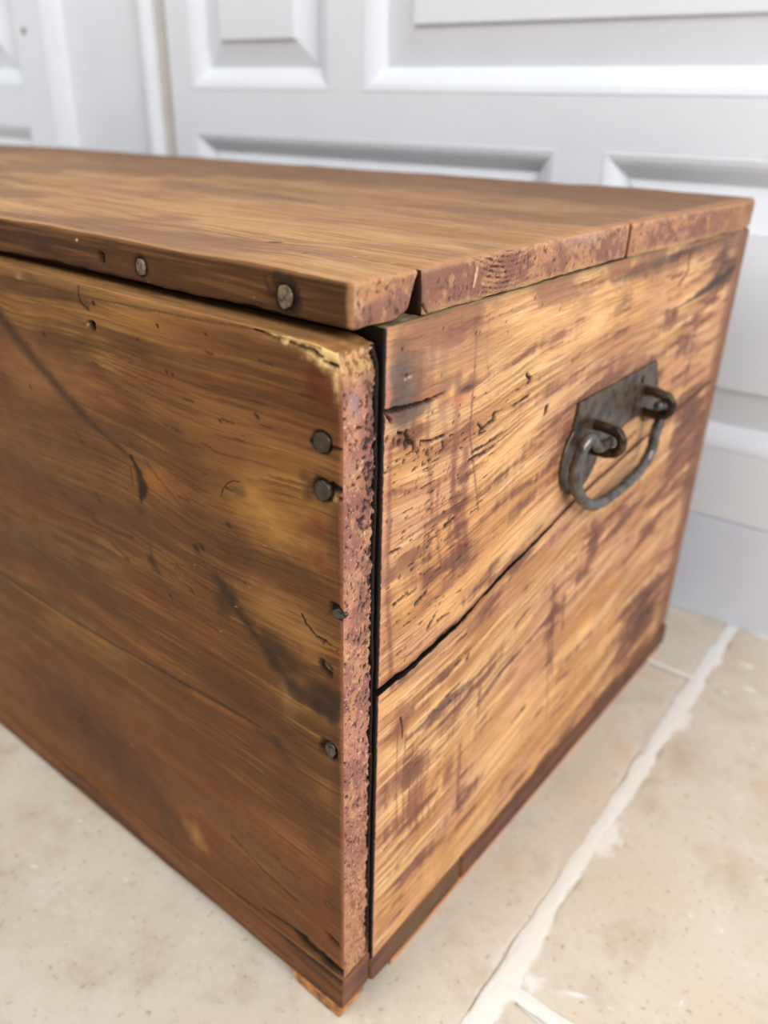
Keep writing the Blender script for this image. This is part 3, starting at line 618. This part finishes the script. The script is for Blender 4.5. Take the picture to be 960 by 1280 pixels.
def warp_mid(P):
    P = wav(P); t = 1-ss(.0475, .07, P[..., 1]); e = np.exp(-np.abs(P[..., 0]-LX)/.03); zz = np.clip((P[..., 2]-LZ0)/(LZ1-LZ0), 0, 1)
    P[..., 1] += t*e*(.0014*(1-zz)+.0014)
    P[..., 2] -= (1-ss(LZ0, LZ0+.008, P[..., 2]))*.0014*np.exp(-np.abs(P[..., 0]-LX)/.02)
    s = ss(.05, .235, P[..., 1]); P[..., 1] += s*.0125*np.exp(-np.abs(P[..., 0]-LX)/.05)
    return P
def warp_rear(P):
    P = wav(P); t = 1-ss(.237, .46, P[..., 1]); P[..., 1] += t*.0138*np.exp(-np.abs(P[..., 0]-LX)/.05)
    P[..., 2] -= (1-ss(LZ0, LZ0+.009, P[..., 2]))*.0034*np.exp(-np.abs(P[..., 0]-LX)/.02)
    s = ss(.3, .4796, P[..., 1]); P[..., 1] += s*.11*np.clip(P[..., 0], -1, 0)*(.9)   # the lid narrows a little to the left
    r = ss(.44, .48, P[..., 1]); P[..., 0] = P[..., 0]+(.0062*ss(.25, .44, P[..., 1])-.0050*r*r)*ss(-.05, LX, P[..., 0]); return P
xs_l = np.unique(np.concatenate([steps(LX, -.10, .0004, .0010), steps(-.10, XL, .001, .007)]))
zl = np.arange(LZ0, LZ1, .00045)
yn = np.arange(.0078, .0478, .0005); ym = steps(.0478, .236, .0005, .0014); yr = steps(.2365, .4796, .0013, .003)
plank('lid_plank', (XL, .0078, LZ0), (LX, .0492, LZ1), mL, CH, .0021, .6, {'+z': (xs_l, yn), '-y': (zl, xs_l), '+x': (yn, zl), '+y': (zl[::2], xs_l[::2])}, {'+z': paint_top, '-y': paint_lid_front, '+x': paint_lid_end}, warp=warp_nose, seed=8, default=(58, 35, 24))  # dark default paints shade onto the sides of the wedge gap
plank('lid_plank', (XL, .0468, LZ0), (LX, .2358, LZ1), mL, CH, .0022, .6, {'+z': (xs_l, ym), '+x': (ym, zl)}, {'+z': paint_top, '+x': paint_lid_end}, warp=warp_mid, seed=9, default=(46, 28, 19))  # dark default: painted shade inside the wedge gap
plank('lid_plank', (XL, .2366, LZ0), (LX+.0005, .4800, LZ1), mL, CH, .0040, .4, {'+z': (xs_l, yr), '+x': (yr, zl[::2])}, {'+z': paint_top, '+x': paint_lid_end}, warp=warp_rear, seed=10, default=(110, 72, 46))
XL_ = XL

# base boards, runner and foot
def paint_base_front(f):
    z, x = f.U, f.V; g = z+.003*(fbm(x*9, z*20, 1)-.5)
    c = mix(np.broadcast_to((112., 66, 34), x.shape+(3,)), (86, 50, 28), ss(.4, .6, fbm(x*12, g*180, 2, 4))); c = mix(c, (142, 90, 46), ss(.55, .7, fbm(x*18, g*300, 3, 3))*.5)
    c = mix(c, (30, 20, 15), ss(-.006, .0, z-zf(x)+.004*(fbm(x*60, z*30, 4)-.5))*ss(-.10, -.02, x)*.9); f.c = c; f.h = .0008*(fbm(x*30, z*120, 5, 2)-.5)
def paint_base_end(f):
    u, v = f.U, f.V
    c = mix(np.broadcast_to((118., 72, 54), u.shape+(3,)), (90, 56, 46), ss(.4, .6, fbm(u*14, v*160, 1, 4))); c = mix(c, (96, 72, 48), (1-ss(.112, .118, u))*ss(.03, .05, u)*.8)
    c = mix(c, (150, 98, 74), (1-ss(.0, .02, u))*.35); c = mix(c, (46, 30, 26), ss(.45, .62, fbm(u*30, v*90, 3, 3))*(1-ss(.006, .014, v))*.7); f.c = c; f.h = .0006*(fbm(u*60, v*160, 5, 2)-.5)
def warp_bf(P):
    P = P.copy(); x = P[..., 0]; t = np.clip((P[..., 2]-.0118)/(.0372-.0118), 0, 1); bot = np.interp(x, [-.95, -.39, -.19, -.04, 0], [.001, .0018, .0050, .0105, .0122])
    P[..., 2] = bot+(zf(x)-.0004-bot)*t; P[..., 1] -= .0012*ss(-.25, 0, x)*(1-t); return P
plank('base_board', (XL, -.0012, .0118), (.0006, .0230, .0372), {'*': W_FRONT, '+x': W_END}, CH, .0022, .6, {'-y': (np.arange(.0118, .0372, .0009), xs_f[::2]), '+x': (np.arange(-.001, .023, .0007), np.arange(.0118, .0372, .0007))}, {'-y': paint_base_front, '+x': paint_base_end}, warp=warp_bf, seed=11)
def warp_be(P):
    P = P.copy(); y = P[..., 1]; low = 1-ss(.006, .02, P[..., 2]); P[..., 2] += low*np.interp(y, [.02, .04, .07, .46], [.003, .001, 0, 0]); return P
yb = steps(.0232, .115, .0008, .0012)
plank('base_board', (-.018, .0234, .0058), (.0010, .1185, .0278), mE, CH, .0018, .6, {'+x': (yb, np.arange(.006, .0278, .0008))}, {'+x': paint_base_end}, warp=warp_be, seed=12)
plank('base_board', (-.018, .1195, .0058), (.0014, .4830, .0278), mE, CH, .0018, .6, {'+x': (steps(.1195, .483, .0012, .003), np.arange(.006, .0278, .0012))}, {'+x': paint_base_end}, warp=warp_be, seed=13)
def paint_runner(f): f.c[...] = np.array((190., 122, 72))*(.75+.5*fbm(f.U*30, f.V*260, 3))[..., None]
plank('runner', (-.022, .0440, .0001), (-.0002, .4700, .0060), mE, CH, .0012, .7, {'+x': (np.arange(.044, .47, .003), np.arange(0, .006, .001))}, {'+x': paint_runner}, seed=14, default=(170, 110, 66))
def paint_foot(f): f.c[...] = np.array((176., 118, 66))*(.55+.9*fbm(f.U*260, f.V*260, 3))[..., None]; f.h[...] = .001*(fbm(f.U*200, f.V*200, 4)-.5)
def warp_foot(P):
    P = P.copy(); t = 1-np.clip(P[..., 2]/.0125, 0, 1); P[..., 0] -= t*.0015*(P[..., 0] > -.02); P[..., 0] += t*.010*(P[..., 0] < -.02); return P
plank('foot_block', (-.046, -.0016, .0001), (-.0010, .0215, .0122), {'*': W_GRAIN}, CH, .0022, .6, {'-y': (np.arange(0, .0122, .0007), np.arange(-.046, 0, .001)), '+x': (np.arange(0, .0215, .0007), np.arange(0, .0122, .0007))}, {'-y': paint_foot, '+x': paint_foot}, warp=warp_foot, seed=15, default=(150, 100, 60))
plank('foot_block', (XL, .455, .0001), (XL+.04, .478, .0300), {'*': W_GRAIN}, CH, .002, .6, seed=16)
plank('runner', (XL+.002, .0440, .0001), (XL+.022, .4540, .0296), mE, CH, .0012, .7, seed=17, default=(150, 98, 60))
plank('base_board', (XL, .4648, .0001), (-.0200, .4835, .0296), {'*': W_FRONT}, CH, .0018, .6, seed=18, default=(110, 66, 40))

# nails
def nail(name, c, rad, th, mat, axis=(0, -1, 0), squash=(1, 1), tilt=0, slot=False):
    ax = Vector(axis); u = Vector((1, 0, 0)) if abs(ax.x) < .5 else Vector((0, 1, 0)); v = ax.cross(u)
    c = Vector(c); vs = []; fs = []; seg = 20; rg = random.Random(int(rad*1e6)+int(abs(c.z)*1e5))
    wob = [1+rg.uniform(-.07, .07) for _ in range(seg)]
    prof = ((1.0, -.0025), (1.0, th*.45), (.9, th*.85), (.6, th), (.3, th*.96))
    for rr, h in prof:
        for k in range(seg):
            a = 2*math.pi*k/seg; q = rad*rr*wob[k]
            p = u*math.cos(a)*q*squash[0]+v*math.sin(a)*q*squash[1]
            hh = h+(.0009*math.exp(-((p.dot(u)-.0003)/.0008)**2) if slot and h > 0 else 0)+(p.dot(u)*tilt if h > 0 else 0)+rg.uniform(-.00002, .00002)
            vs.append(c+p+ax*hh)
    for i in range(len(prof)-1):
        for k in range(seg): fs.append((i*seg+k, i*seg+(k+1) % seg, (i+1)*seg+(k+1) % seg, (i+1)*seg+k))
    vs.append(c+ax*th); n = len(vs)-1
    for k in range(seg): fs.append(((len(prof)-1)*seg+k, (len(prof)-1)*seg+(k+1) % seg, n))
    return pymesh(name, vs, fs, mat, CH)
for px, py, rad, th, mt, sq, tl, sl in ((402, 553, .0040, .0002, NAIL, (1, 1.05), .0, False), (403.5, 613, .0042, .0006, NAIL, (1, 1.05), .05, False),
                                 (413, 937, .0034, .0006, IRON, (.9, 1.3), .1, True), (424, 768, .0030, .0002, IRON, (1.1, .7), -.2, False)):
    p = at(px, py, 1, 0); nail('nail_head', (p[0], -.0001, p[2]), rad, th, mt, squash=sq, tilt=tl, slot=sl)
for px, py, rad in ((176, 334, .0033), (356, 371, .0040)):
    p = at(px, py, 1, .0078); nail('nail_head', (p[0], .0077, p[2]), rad, .0004, NAIL_PALE, squash=(.95, 1.15))
for zz in (.36, .29, .20, .09):
    nail('nail_head', (XL+.011, -.0001, zz), .004, .0004, NAIL)

# end handle
hd = empty('carry_handle', (0, .265, .30), CH)
def hpart(o): o.parent = hd; o.matrix_parent_inverse = Matrix.Translation((0, -.265, -.30)); return o
def plate():
    top = [(.2064, .3275), (.3215, .3285)]
    left = []
    for k in range(13):                                       # round lobe at the left
        a = math.radians(128+k*15.5); left.append((.2190+.0265*math.cos(a), .2905+.0250*math.sin(a)))
    right = [(.3270, .318), (.3345, .306), (.3360, .296), (.3330, .287), (.3260, .2835), (.318, .2855), (.311, .291)]
    mid = [(.2500, .289), (.2570, .2925), (.2640, .290), (.2690, .2835), (.2740, .289), (.2810, .2925), (.300, .2935)]
    out = top+right+mid[::-1]+left[::-1]
    return out
PL = plate()
from mathutils.geometry import tessellate_polygon
def extrude_plate(name, poly, x0, x1, mat, bev=.0006):
    n = len(poly); cx = sum(p[0] for p in poly)/n; cz = sum(p[1] for p in poly)/n
    ar = sum(poly[i][0]*poly[(i+1) % n][1]-poly[(i+1) % n][0]*poly[i][1] for i in range(n))
    if ar < 0: poly = poly[::-1]
    def off(d):
        o = []
        for i in range(n):
            a = Vector(poly[i-1]); b = Vector(poly[i]); c = Vector(poly[(i+1) % n])
            t = ((b-a).normalized()+(c-b).normalized()).normalized(); o.append((b.x-t.y*d, b.y+t.x*d))
        return o
    inn = off(bev); vs = [(x0, y, z) for y, z in poly]+[(x1-bev, y, z) for y, z in poly]+[(x1, y, z) for y, z in inn]; fs = []
    for L in (0, 1):
        for i in range(n): fs.append((L*n+i, L*n+(i+1) % n, (L+1)*n+(i+1) % n, (L+1)*n+i))
    for t in tessellate_polygon([[Vector((y, z, 0)) for y, z in inn]]): 
        a, b, c = t; v = [(inn[i][0], inn[i][1]) for i in t]
        s = (v[1][0]-v[0][0])*(v[2][1]-v[0][1])-(v[2][0]-v[0][0])*(v[1][1]-v[0][1])
        fs.append(tuple(2*n+i for i in (t if s > 0 else t[::-1])))
    return pymesh(name, vs, fs, mat, None, False)
PLATE = metal('pitted_plate_iron', (24, 28, 32), (98, 80, 60), .38, .45, 110, .5)
hpart(extrude_plate('backplate', PL, -.0003, .0019, PLATE))
def staple(y, z, hh, out):
    """an iron eye standing out of the plate: two legs and a round nose"""
    pts = [(.0, y-.001, z+hh), (out*.45, y-.001, z+hh), (out*.82, y, z+hh*.75), (out, y, z), (out*.82, y+.001, z-hh*.75), (out*.45, y+.001, z-hh), (.0, y+.001, z-hh)]
    return hpart(tube('staple', pts, [.0032, .0034, .0033, .0030, .0033, .0034, .0032], STAPLE, None, 12))
staple(.2330, .2985, .0085, .0205); staple(.3110, .3020, .0080, .0210)
def bp(px, py, x): return tuple(at(px, py, 0, x))
bail_pts = [(.0125, .2400, .2975), (.0125, .2290, .2985), (.0120, .2180, .2995), bp(737, 549, .0115), bp(726, 566, .0105), bp(719, 590, .0095), bp(721, 612, .0090), bp(729, 626, .0090), bp(742, 631, .0090),
            bp(760, 622, .0095), bp(785, 602, .0100), bp(804, 581, .0105), bp(815, 560, .0110), bp(820, 538, .0115), (.0125, .3235, .3010), (.0128, .3170, .3025), (.0128, .3060, .3020)]
hpart(tube('bail', bail_pts, [.0034]*2+[.0036]*3+[.0038]*9+[.0034]*3, BAIL, None, 14, sub=8))
for y, z in ((.2690, .2905), (.2140, .2760), (.3000, .3200)):
    o = nail('rivet', (.0019, y, z), .0026, .0012, STAPLE, axis=(1, 0, 0)); hpart(o)

# ------------------------------------------------------------------ floor
def stone(name='tumbled_travertine', grout=False):
    m, nt, b, N = nodes(name)
    oi = N('ShaderNodeObjectInfo')
    big = fine(nt, N, 5.5, (1, 1, 1), 6); mid = fine(nt, N, 22, (1, 1, 1), 8); sml = fine(nt, N, 190, (1, 1, 1), 4)
    c1 = ramp(nt, N, big, [(.36, tuple(lin((202, 193, 176)))), (.5, tuple(lin((210, 202, 187)))), (.62, tuple(lin((206, 192, 170))))])
    c2 = ramp(nt, N, mid, [(.34, (.86, .82, .76)), (.46, (.975, .97, .955)), (.6, (1, 1, 1)), (.70, (1.07, 1.07, 1.07))])
    c3 = ramp(nt, N, sml, [(.32, (.72, .66, .58)), (.38, (1, 1, 1)), (.72, (1.06, 1.06, 1.06))])
    def mul(a, b2, t='MULTIPLY'):
        mx = N('ShaderNodeMix', data_type='RGBA', blend_type=t); mx.inputs[0].default_value = 1; nt.links.new(a, mx.inputs[6]); nt.links.new(b2, mx.inputs[7]); return mx.outputs[2]
    out = mul(mul(c1, c2), c3)
    # warm iron stains
    st = fine(nt, N, 9, (1, 1, 1), 2); mk = ramp(nt, N, st, [(.58, (0, 0, 0)), (.64, (.55,)*3)])
    mx = N('ShaderNodeMix', data_type='RGBA'); nt.links.new(mk, mx.inputs[0]); nt.links.new(out, mx.inputs[6]); mx.inputs[7].default_value = (*lin((204, 180, 152)), 1)
    # pale filler flecks
    fl = fine(nt, N, 48, (1, 1, 1), 3); mk2 = ramp(nt, N, fl, [(.68, (0, 0, 0)), (.72, (.7,)*3)])
    mx2 = N('ShaderNodeMix', data_type='RGBA'); nt.links.new(mk2, mx2.inputs[0]); nt.links.new(mx.outputs[2], mx2.inputs[6]); mx2.inputs[7].default_value = (*lin((232, 228, 220)), 1)
    col = mx2.outputs[2]
    if grout:                                                  # white filler fading into the stone where it was wiped off
        a = N('ShaderNodeAttribute', attribute_name='Col'); gn = fine(nt, N, 70, (1, 1, 1), 5)
        ad = N('ShaderNodeMath', operation='ADD'); nt.links.new(a.outputs['Fac'], ad.inputs[0]); nt.links.new(gn, ad.inputs[1])
        mk3 = ramp(nt, N, ad.outputs[0], [(.74, (0, 0, 0)), (.98, (1, 1, 1))])
        m3 = N('ShaderNodeMix', data_type='RGBA'); nt.links.new(mk3, m3.inputs[0]); nt.links.new(col, m3.inputs[6]); m3.inputs[7].default_value = (*lin((230, 229, 223)), 1)
        col = m3.outputs[2]
    nt.links.new(col, b.inputs['Base Color'])
    b.inputs['Roughness'].default_value = .55
    bp_ = N('ShaderNodeBump'); bp_.inputs['Strength'].default_value = .5; bp_.inputs['Distance'].default_value = .0012
    nt.links.new(mid, bp_.inputs['Height']); bp2 = N('ShaderNodeBump'); bp2.inputs['Strength'].default_value = .35; bp2.inputs['Distance'].default_value = .0006
    nt.links.new(c3, bp2.inputs['Height']); nt.links.new(bp_.outputs[0], bp2.inputs['Normal']); nt.links.new(bp2.outputs[0], b.inputs['Normal'])
    return m
STONE = stone(); GROUT = paintmat('white_grout', (214, 211, 202), (224, 222, 214), .85); FILLER = stone('wiped_grout', True)
floor = pymesh('floor', [(-3, -2.5, -.0012), (2.5, -2.5, -.0012), (2.5, 1.2, -.0012), (-3, 1.2, -.0012), (-3, -2.5, -.03), (2.5, -2.5, -.03), (2.5, 1.2, -.03), (-3, 1.2, -.03)],
               [(0, 1, 2, 3), (7, 6, 5, 4), (0, 4, 5, 1), (1, 5, 6, 2), (2, 6, 7, 3), (3, 7, 4, 0)], GROUT, None, False)
floor['kind'] = 'structure'; floor['label'] = 'pale limestone tiled floor with thick white grout joints'; floor['category'] = 'floor'
def jx(y): return .0592-.030*(y-.046)                            # the long joint right of the chest
tilt = .012
def tile(x0, x1, y0, y1, seed):
    """a tumbled slab with wavy worn edges; the long joints lean a little, as in jx"""
    n = 40; r = .0030; rg = random.Random(seed)
    def edge(s, t):                                            # s, t in 0..1 to floor coordinates
        y = y0+(y1-y0)*t; xa, xb = x0+jx(y)-.0592, x1+jx(y)-.0592; x = xa+(xb-xa)*s; return x, y+tilt*(x-.05)
    per = [(k/n, 0, 0, -1) for k in range(n)]+[(1, k/n, 1, 0) for k in range(n)]+[(1-k/n, 1, 0, 1) for k in range(n)]+[(0, 1-k/n, -1, 0) for k in range(n)]
    rings = []
    for d, z in ((0, -.003), (.0008, -.0012), (.0022, -.0003), (.0050, 0), (.02, .0)):
        ring = []
        for i, (s, t, nx, ny) in enumerate(per):
            x, y = edge(s, t); cx, cy = edge(.5, .5)
            wv = .0014*math.sin(i*.9+seed)+.0011*math.sin(i*2.3+seed*2)+rg.uniform(-.0004, .0004) if d < .01 else 0
            dx = (cx-x); dy = (cy-y); lx = max(abs(x1-x0)/2, .01); ly = max(abs(y1-y0)/2, .01); q = d+.0012+wv
            ring.append((x+dx/lx*q, y+dy/ly*q, z))
        rings.append(ring)
    vs = [p for rr in rings for p in rr]; m = len(per); fs = []
    for L in range(len(rings)-1):
        for i in range(m): fs.append((L*m+i, L*m+(i+1) % m, (L+1)*m+(i+1) % m, (L+1)*m+i))
    fs.append(tuple((len(rings)-1)*m+i for i in range(m)))
    o = pymesh('stone_tile', vs, fs, STONE, floor); return o
G = .0035
cols = [(-1.66, -1.08, (-.62, .02, .64)), (-1.08, -.47, (-.33, .30, 1.0)), (-.47, .0592, (-.80, -.20, .452, 1.05)), (.0592, .60, (-.95, -.38, .0785, .575, 1.1)), (.60, 1.02, (-.65, -.10, .36, .95)), (1.02, 1.6, (-.3, .3, .9))]
sd = 1
for xa, xb, ysn in cols:
    for ya, yb_ in zip(ysn[:-1], ysn[1:]):
        tile(xa+G, xb-G, ya+G, yb_-G, sd); sd += 1
def grout_line(p, q, wd, seed, n=160):
    """smeared grout lying a hair above the stone on both sides of a joint"""
    p = np.array(p); q = np.array(q); d = q-p; L = np.linalg.norm(d); d /= L; nrm = np.array([-d[1], d[0]])
    t = np.linspace(0, 1, n); s = t*L
    wl = np.interp(t, np.linspace(0, 1, len(wd)), [w_[0] for w_ in wd])*(.40+.45*fbm(s*45, s*0+seed, seed, 2))
    wr = np.interp(t, np.linspace(0, 1, len(wd)), [w_[1] for w_ in wd])*(.32+.62*fbm(s*40, s*0+seed, seed+5, 2))
    vs = []; cc = []; cols_ = (-2.2, -1.7, -1.3, -1, -.7, -.35, 0, .35, .7, 1, 1.3, 1.7, 2.2)
    for i in range(n):
        c = p+d*s[i]
        for k in cols_:
            o = k*(wl[i] if k < 0 else wr[i]); kk = abs(k)/2.2
            hgt = .0005*(1-kk**2)+.00003+(.0003*(vn(np.array(s[i]*160), np.array(k*3.), seed)-.5) if abs(k) < 1.5 else 0)
            w_ = c-nrm*o; vs.append((w_[0], w_[1], float(hgt))); cc.append((float(np.clip(1.25-.5*abs(k), 0, 1)),)*3)
    m = len(cols_); fs = [(i*m+k, (i+1)*m+k, (i+1)*m+k+1, i*m+k+1) for i in range(n-1) for k in range(m-1)]
    link('grout_joint', mesh_from('grout_joint', vs, fs, FILLER, np.array(cc)), floor)
fp = lambda px, py: at(px, py, 2, 0)[:2]
grout_line((jx(-.38), -.38), (jx(.565), .565), [(.004, .004), (.004, .004), (.004, .004), (.004, .004), (.004, .005), (.0045, .0085), (.004, .005), (.0045, .006), (.005, .008), (.005, .007), (.005, .006)], 3, 420)
grout_line((jx(.452)-.50, .446), (jx(.452), .452), [(.0028, .0028)]*2, 7)
grout_line((jx(.078), .0785), (.58, .0845), [(.004, .0035), (.003, .0025), (.003, .003)], 9)
grout_line((-.47, .566), (.60, .575), [(.004, .004)]*2, 11)
grout_line((-.47+.01, -.195), (jx(-.195), -.20), [(.004, .004)]*2, 13)
# chalky smears on the stone beside the long joint
def smear(px, py, ra, rb, ang, seed):
    c = fp(px, py); n = 32; vs = []; cc = []; rr_ = (0, .4, .8, 1.2, 1.6)
    for q0 in rr_:
        for k in range(n):
            a = 2*math.pi*k/n; q = q0*(1+.22*(float(vn(np.array(k*.35), np.array(float(seed)), seed))-.5)*2)
            x = ra*q*math.cos(a); y = rb*q*math.sin(a); vs.append((c[0]+x*math.cos(ang)-y*math.sin(ang), c[1]+x*math.sin(ang)+y*math.cos(ang), .0004-.00022*q0)); cc.append((max(0, .62-.42*q0),)*3)
    fs = [(L*n+k, (L+1)*n+k, (L+1)*n+(k+1) % n, L*n+(k+1) % n) for L in range(len(rr_)-1) for k in range(n)]
    link('grout_smear', mesh_from('grout_smear', vs, fs, FILLER, np.array(cc)), floor)
for a in ((757, 1050, .013, .030, -.1, 1), (935, 832, .007, .006, 0, 2), (718, 1243, .014, .0025, .5, 3), (663, 1228, .008, .008, .4, 4), (938, 862, .009, .003, .1, 5), (905, 865, .004, .003, .1, 6), (845, 905, .010, .03, -.1, 7)):
    smear(*a)

# ------------------------------------------------------------------ panelled doors behind
WA = math.atan(.07556)
def frame_pt(x, z, d):                                          # door plane: x along, z up, d depth away from the room (metres)
    c, s = math.cos(WA), math.sin(WA); X = (x-.1)/c
    return (.1+X*c-d*s, .5704+X*s+d*c, z)
def wbox(name, x0, x1, z0, z1, d0, d1, mat, parent, r=.0015, segs=3):
    """a board of the joinery with eased arrises; d0 is its front"""
    vs = []; fs = []
    ring = []
    for k in range(segs+1):
        a = math.pi/2*k/segs; ring.append((r*(1-math.sin(a)), r*(1-math.cos(a))))   # inset, depth
    layers = [(0, d1-d0)]+[(ins, dep) for dep, ins in [(r*(1-math.sin(a)), r*(1-math.cos(a))) for a in [math.pi/2*k/segs for k in range(segs+1)]]]
    for ins, dep in layers:
        for x, z in ((x0+ins, z0+ins), (x1-ins, z0+ins), (x1-ins, z1-ins), (x0+ins, z1-ins)): vs.append(frame_pt(x, z, d0+dep))
    n = len(layers)
    for L in range(n-1):
        for k in range(4): fs.append((L*4+k, L*4+(k+1) % 4, (L+1)*4+(k+1) % 4, (L+1)*4+k))
    fs.append(tuple((n-1)*4+k for k in range(4)))
    return pymesh(name, vs, fs, mat, parent, False)
def rings(name, x0, x1, z0, z1, prof, mat, parent, cap=False):
    """a mitred frame swept round an opening: prof is (inset, depth) pairs"""
    vs = []; fs = []
    for ins, dep in prof:
        for x, z in ((x0+ins, z0+ins), (x1-ins, z0+ins), (x1-ins, z1-ins), (x0+ins, z1-ins)): vs.append(frame_pt(x, z, dep))
    for L in range(len(prof)-1):
        for k in range(4): fs.append((L*4+k, L*4+(k+1) % 4, (L+1)*4+(k+1) % 4, (L+1)*4+k))
    if cap: fs.append(tuple((len(prof)-1)*4+k for k in range(4)))
    return pymesh(name, vs, fs, mat, parent, False)
def panel(parent, x0, x1, z0, z1, d=0, m=.024, bev=.027):
    mould = [(0, d), (.0015, d-.0006), (m*.3, d+.0006), (m*.5, d+.0030), (m*.7, d+.0068), (m*.88, d+.0112), (m, d+.0138)]
    rings('moulding', x0, x1, z0, z1, mould, PAINT, parent)
    rings('panel', x0, x1, z0, z1, [(m-.001, d+.0142), (m+.0005, d+.0142), (m+bev-.0015, d+.0062), (m+bev, d+.0060), (m+bev+.0012, d+.0024), (m+bev+.003, d+.0022)], PAINT, parent, True)
def struct(name, label, cat):
    o = empty(name); o['kind'] = 'structure'; o['label'] = label; o['category'] = cat; return o
zt = 1.05
door1 = struct('door_1', 'pale grey painted panelled cupboard door behind the chest', 'door')
ZB = .1150
for x0, x1, z0, z1, nm in ((-.735, -.700, ZB, zt, 'stile'), (-.483, -.440, .4920, zt, 'stile'), (-.209, -.163, .187, .4460, 'stile'), (.400, .452, ZB, zt, 'stile'),
                           (-.700, .400, .4460, .4920, 'rail'), (-.700, .400, ZB, .187, 'rail'), (-.700, .400, .98, zt, 'rail')):
    wbox(nm, x0, x1, z0, z1, 0, .022, PAINT, door1, .0004)
panel(door1, -.700, -.483, .4920, .98); panel(door1, -.440, .400, .4920, .98, 0, .024, .036)
panel(door1, -.700, -.209, .187, .4460, 0, .022, .036); panel(door1, -.163, .400, .187, .4460, 0, .022, .036)
door2 = struct('door_2', 'pale grey panelled door with a round-edged stile, at the left behind the chest', 'door')
D2 = -.016
for x0, x1, z0, z1, nm in ((-1.015, -.965, ZB, zt, 'stile'), (-1.62, -1.58, ZB, zt, 'stile'), (-1.58, -1.015, .4460, .4920, 'rail'), (-1.58, -1.015, ZB, .187, 'rail'), (-1.58, -1.015, .98, zt, 'rail')):
    wbox(nm, x0, x1, z0, z1, D2, D2+.036, PAINT, door2, .0004)
panel(door2, -1.58, -1.015, .4920, .98, D2); panel(door2, -1.58, -1.015, .187, .4460, D2, .022, .036)
def vert_profile(name, prof, z0, z1, mat, parent):
    vs = [frame_pt(x, z, d) for x, d in prof for z in (z0, z1)]; fs = [(2*i, 2*i+2, 2*i+3, 2*i+1) for i in range(len(prof)-1)]
    return pymesh(name, vs, fs, mat, parent, True)
arc = [(-.965+.032*math.sin(math.radians(a)), D2+.030*(1-math.cos(math.radians(a)))) for a in range(0, 91, 9)]
vert_profile('nosing', [(-.966, D2)]+arc+[(-.933, .022)], ZB, zt, PAINT, door2)
kh = wbox('keyhole_plate', -1.003, -.996, .556, .564, D2-.0012, D2+.002, metal('old_brass', (120, 108, 90), (150, 138, 118), .6, .2), door2, .0008)
trim = struct('trim_1', 'flat pale grey upright board between the two panelled doors', 'trim')
wbox('board', -.933, -.782, ZB, zt, .004, .03, PAINT, trim, .0004)
arc = [(-.775+.012*math.cos(math.radians(a)), .006-.012*math.sin(math.radians(a))) for a in range(180, -1, -12)]
vert_profile('bead', arc+[(-.763, .03)], ZB, zt, PAINT, trim)
wbox('reveal', -.764, -.7345, ZB, zt, .007, .035, GAPM, trim, .0004)
wall = pymesh('wall_back', [frame_pt(x, z, d) for d in (.035, .12) for x, z in ((-3, -.01), (2.4, -.01), (2.4, 2.4), (-3, 2.4))], [(0, 1, 2, 3), (7, 6, 5, 4), (0, 4, 5, 1), (1, 5, 6, 2), (2, 6, 7, 3), (3, 7, 4, 0)], PAINT, None, False)
wall['kind'] = 'structure'; wall['label'] = 'pale painted wall that the panelled doors are set in'; wall['category'] = 'wall'
sk = empty('baseboard_back'); sk['kind'] = 'structure'; sk['label'] = 'plain pale lilac-grey skirting board under the panelled doors'; sk['category'] = 'baseboard'
wbox('board', -3, 2.4, .0, .1135, -.0005, .034, PAINT_LOW, sk, .0012)
tr2 = struct('trim_2', 'pale painted frame round the top and outer sides of the doors', 'trim')
wbox('board', -3, 2.4, zt+.002, zt+.12, -.01, .034, PAINT, tr2, .002)
wbox('board', .454, 2.4, ZB, zt, -.004, .034, PAINT, tr2, .002); wbox('board', -3, -1.622, ZB, zt, -.004, .034, PAINT, tr2, .002)
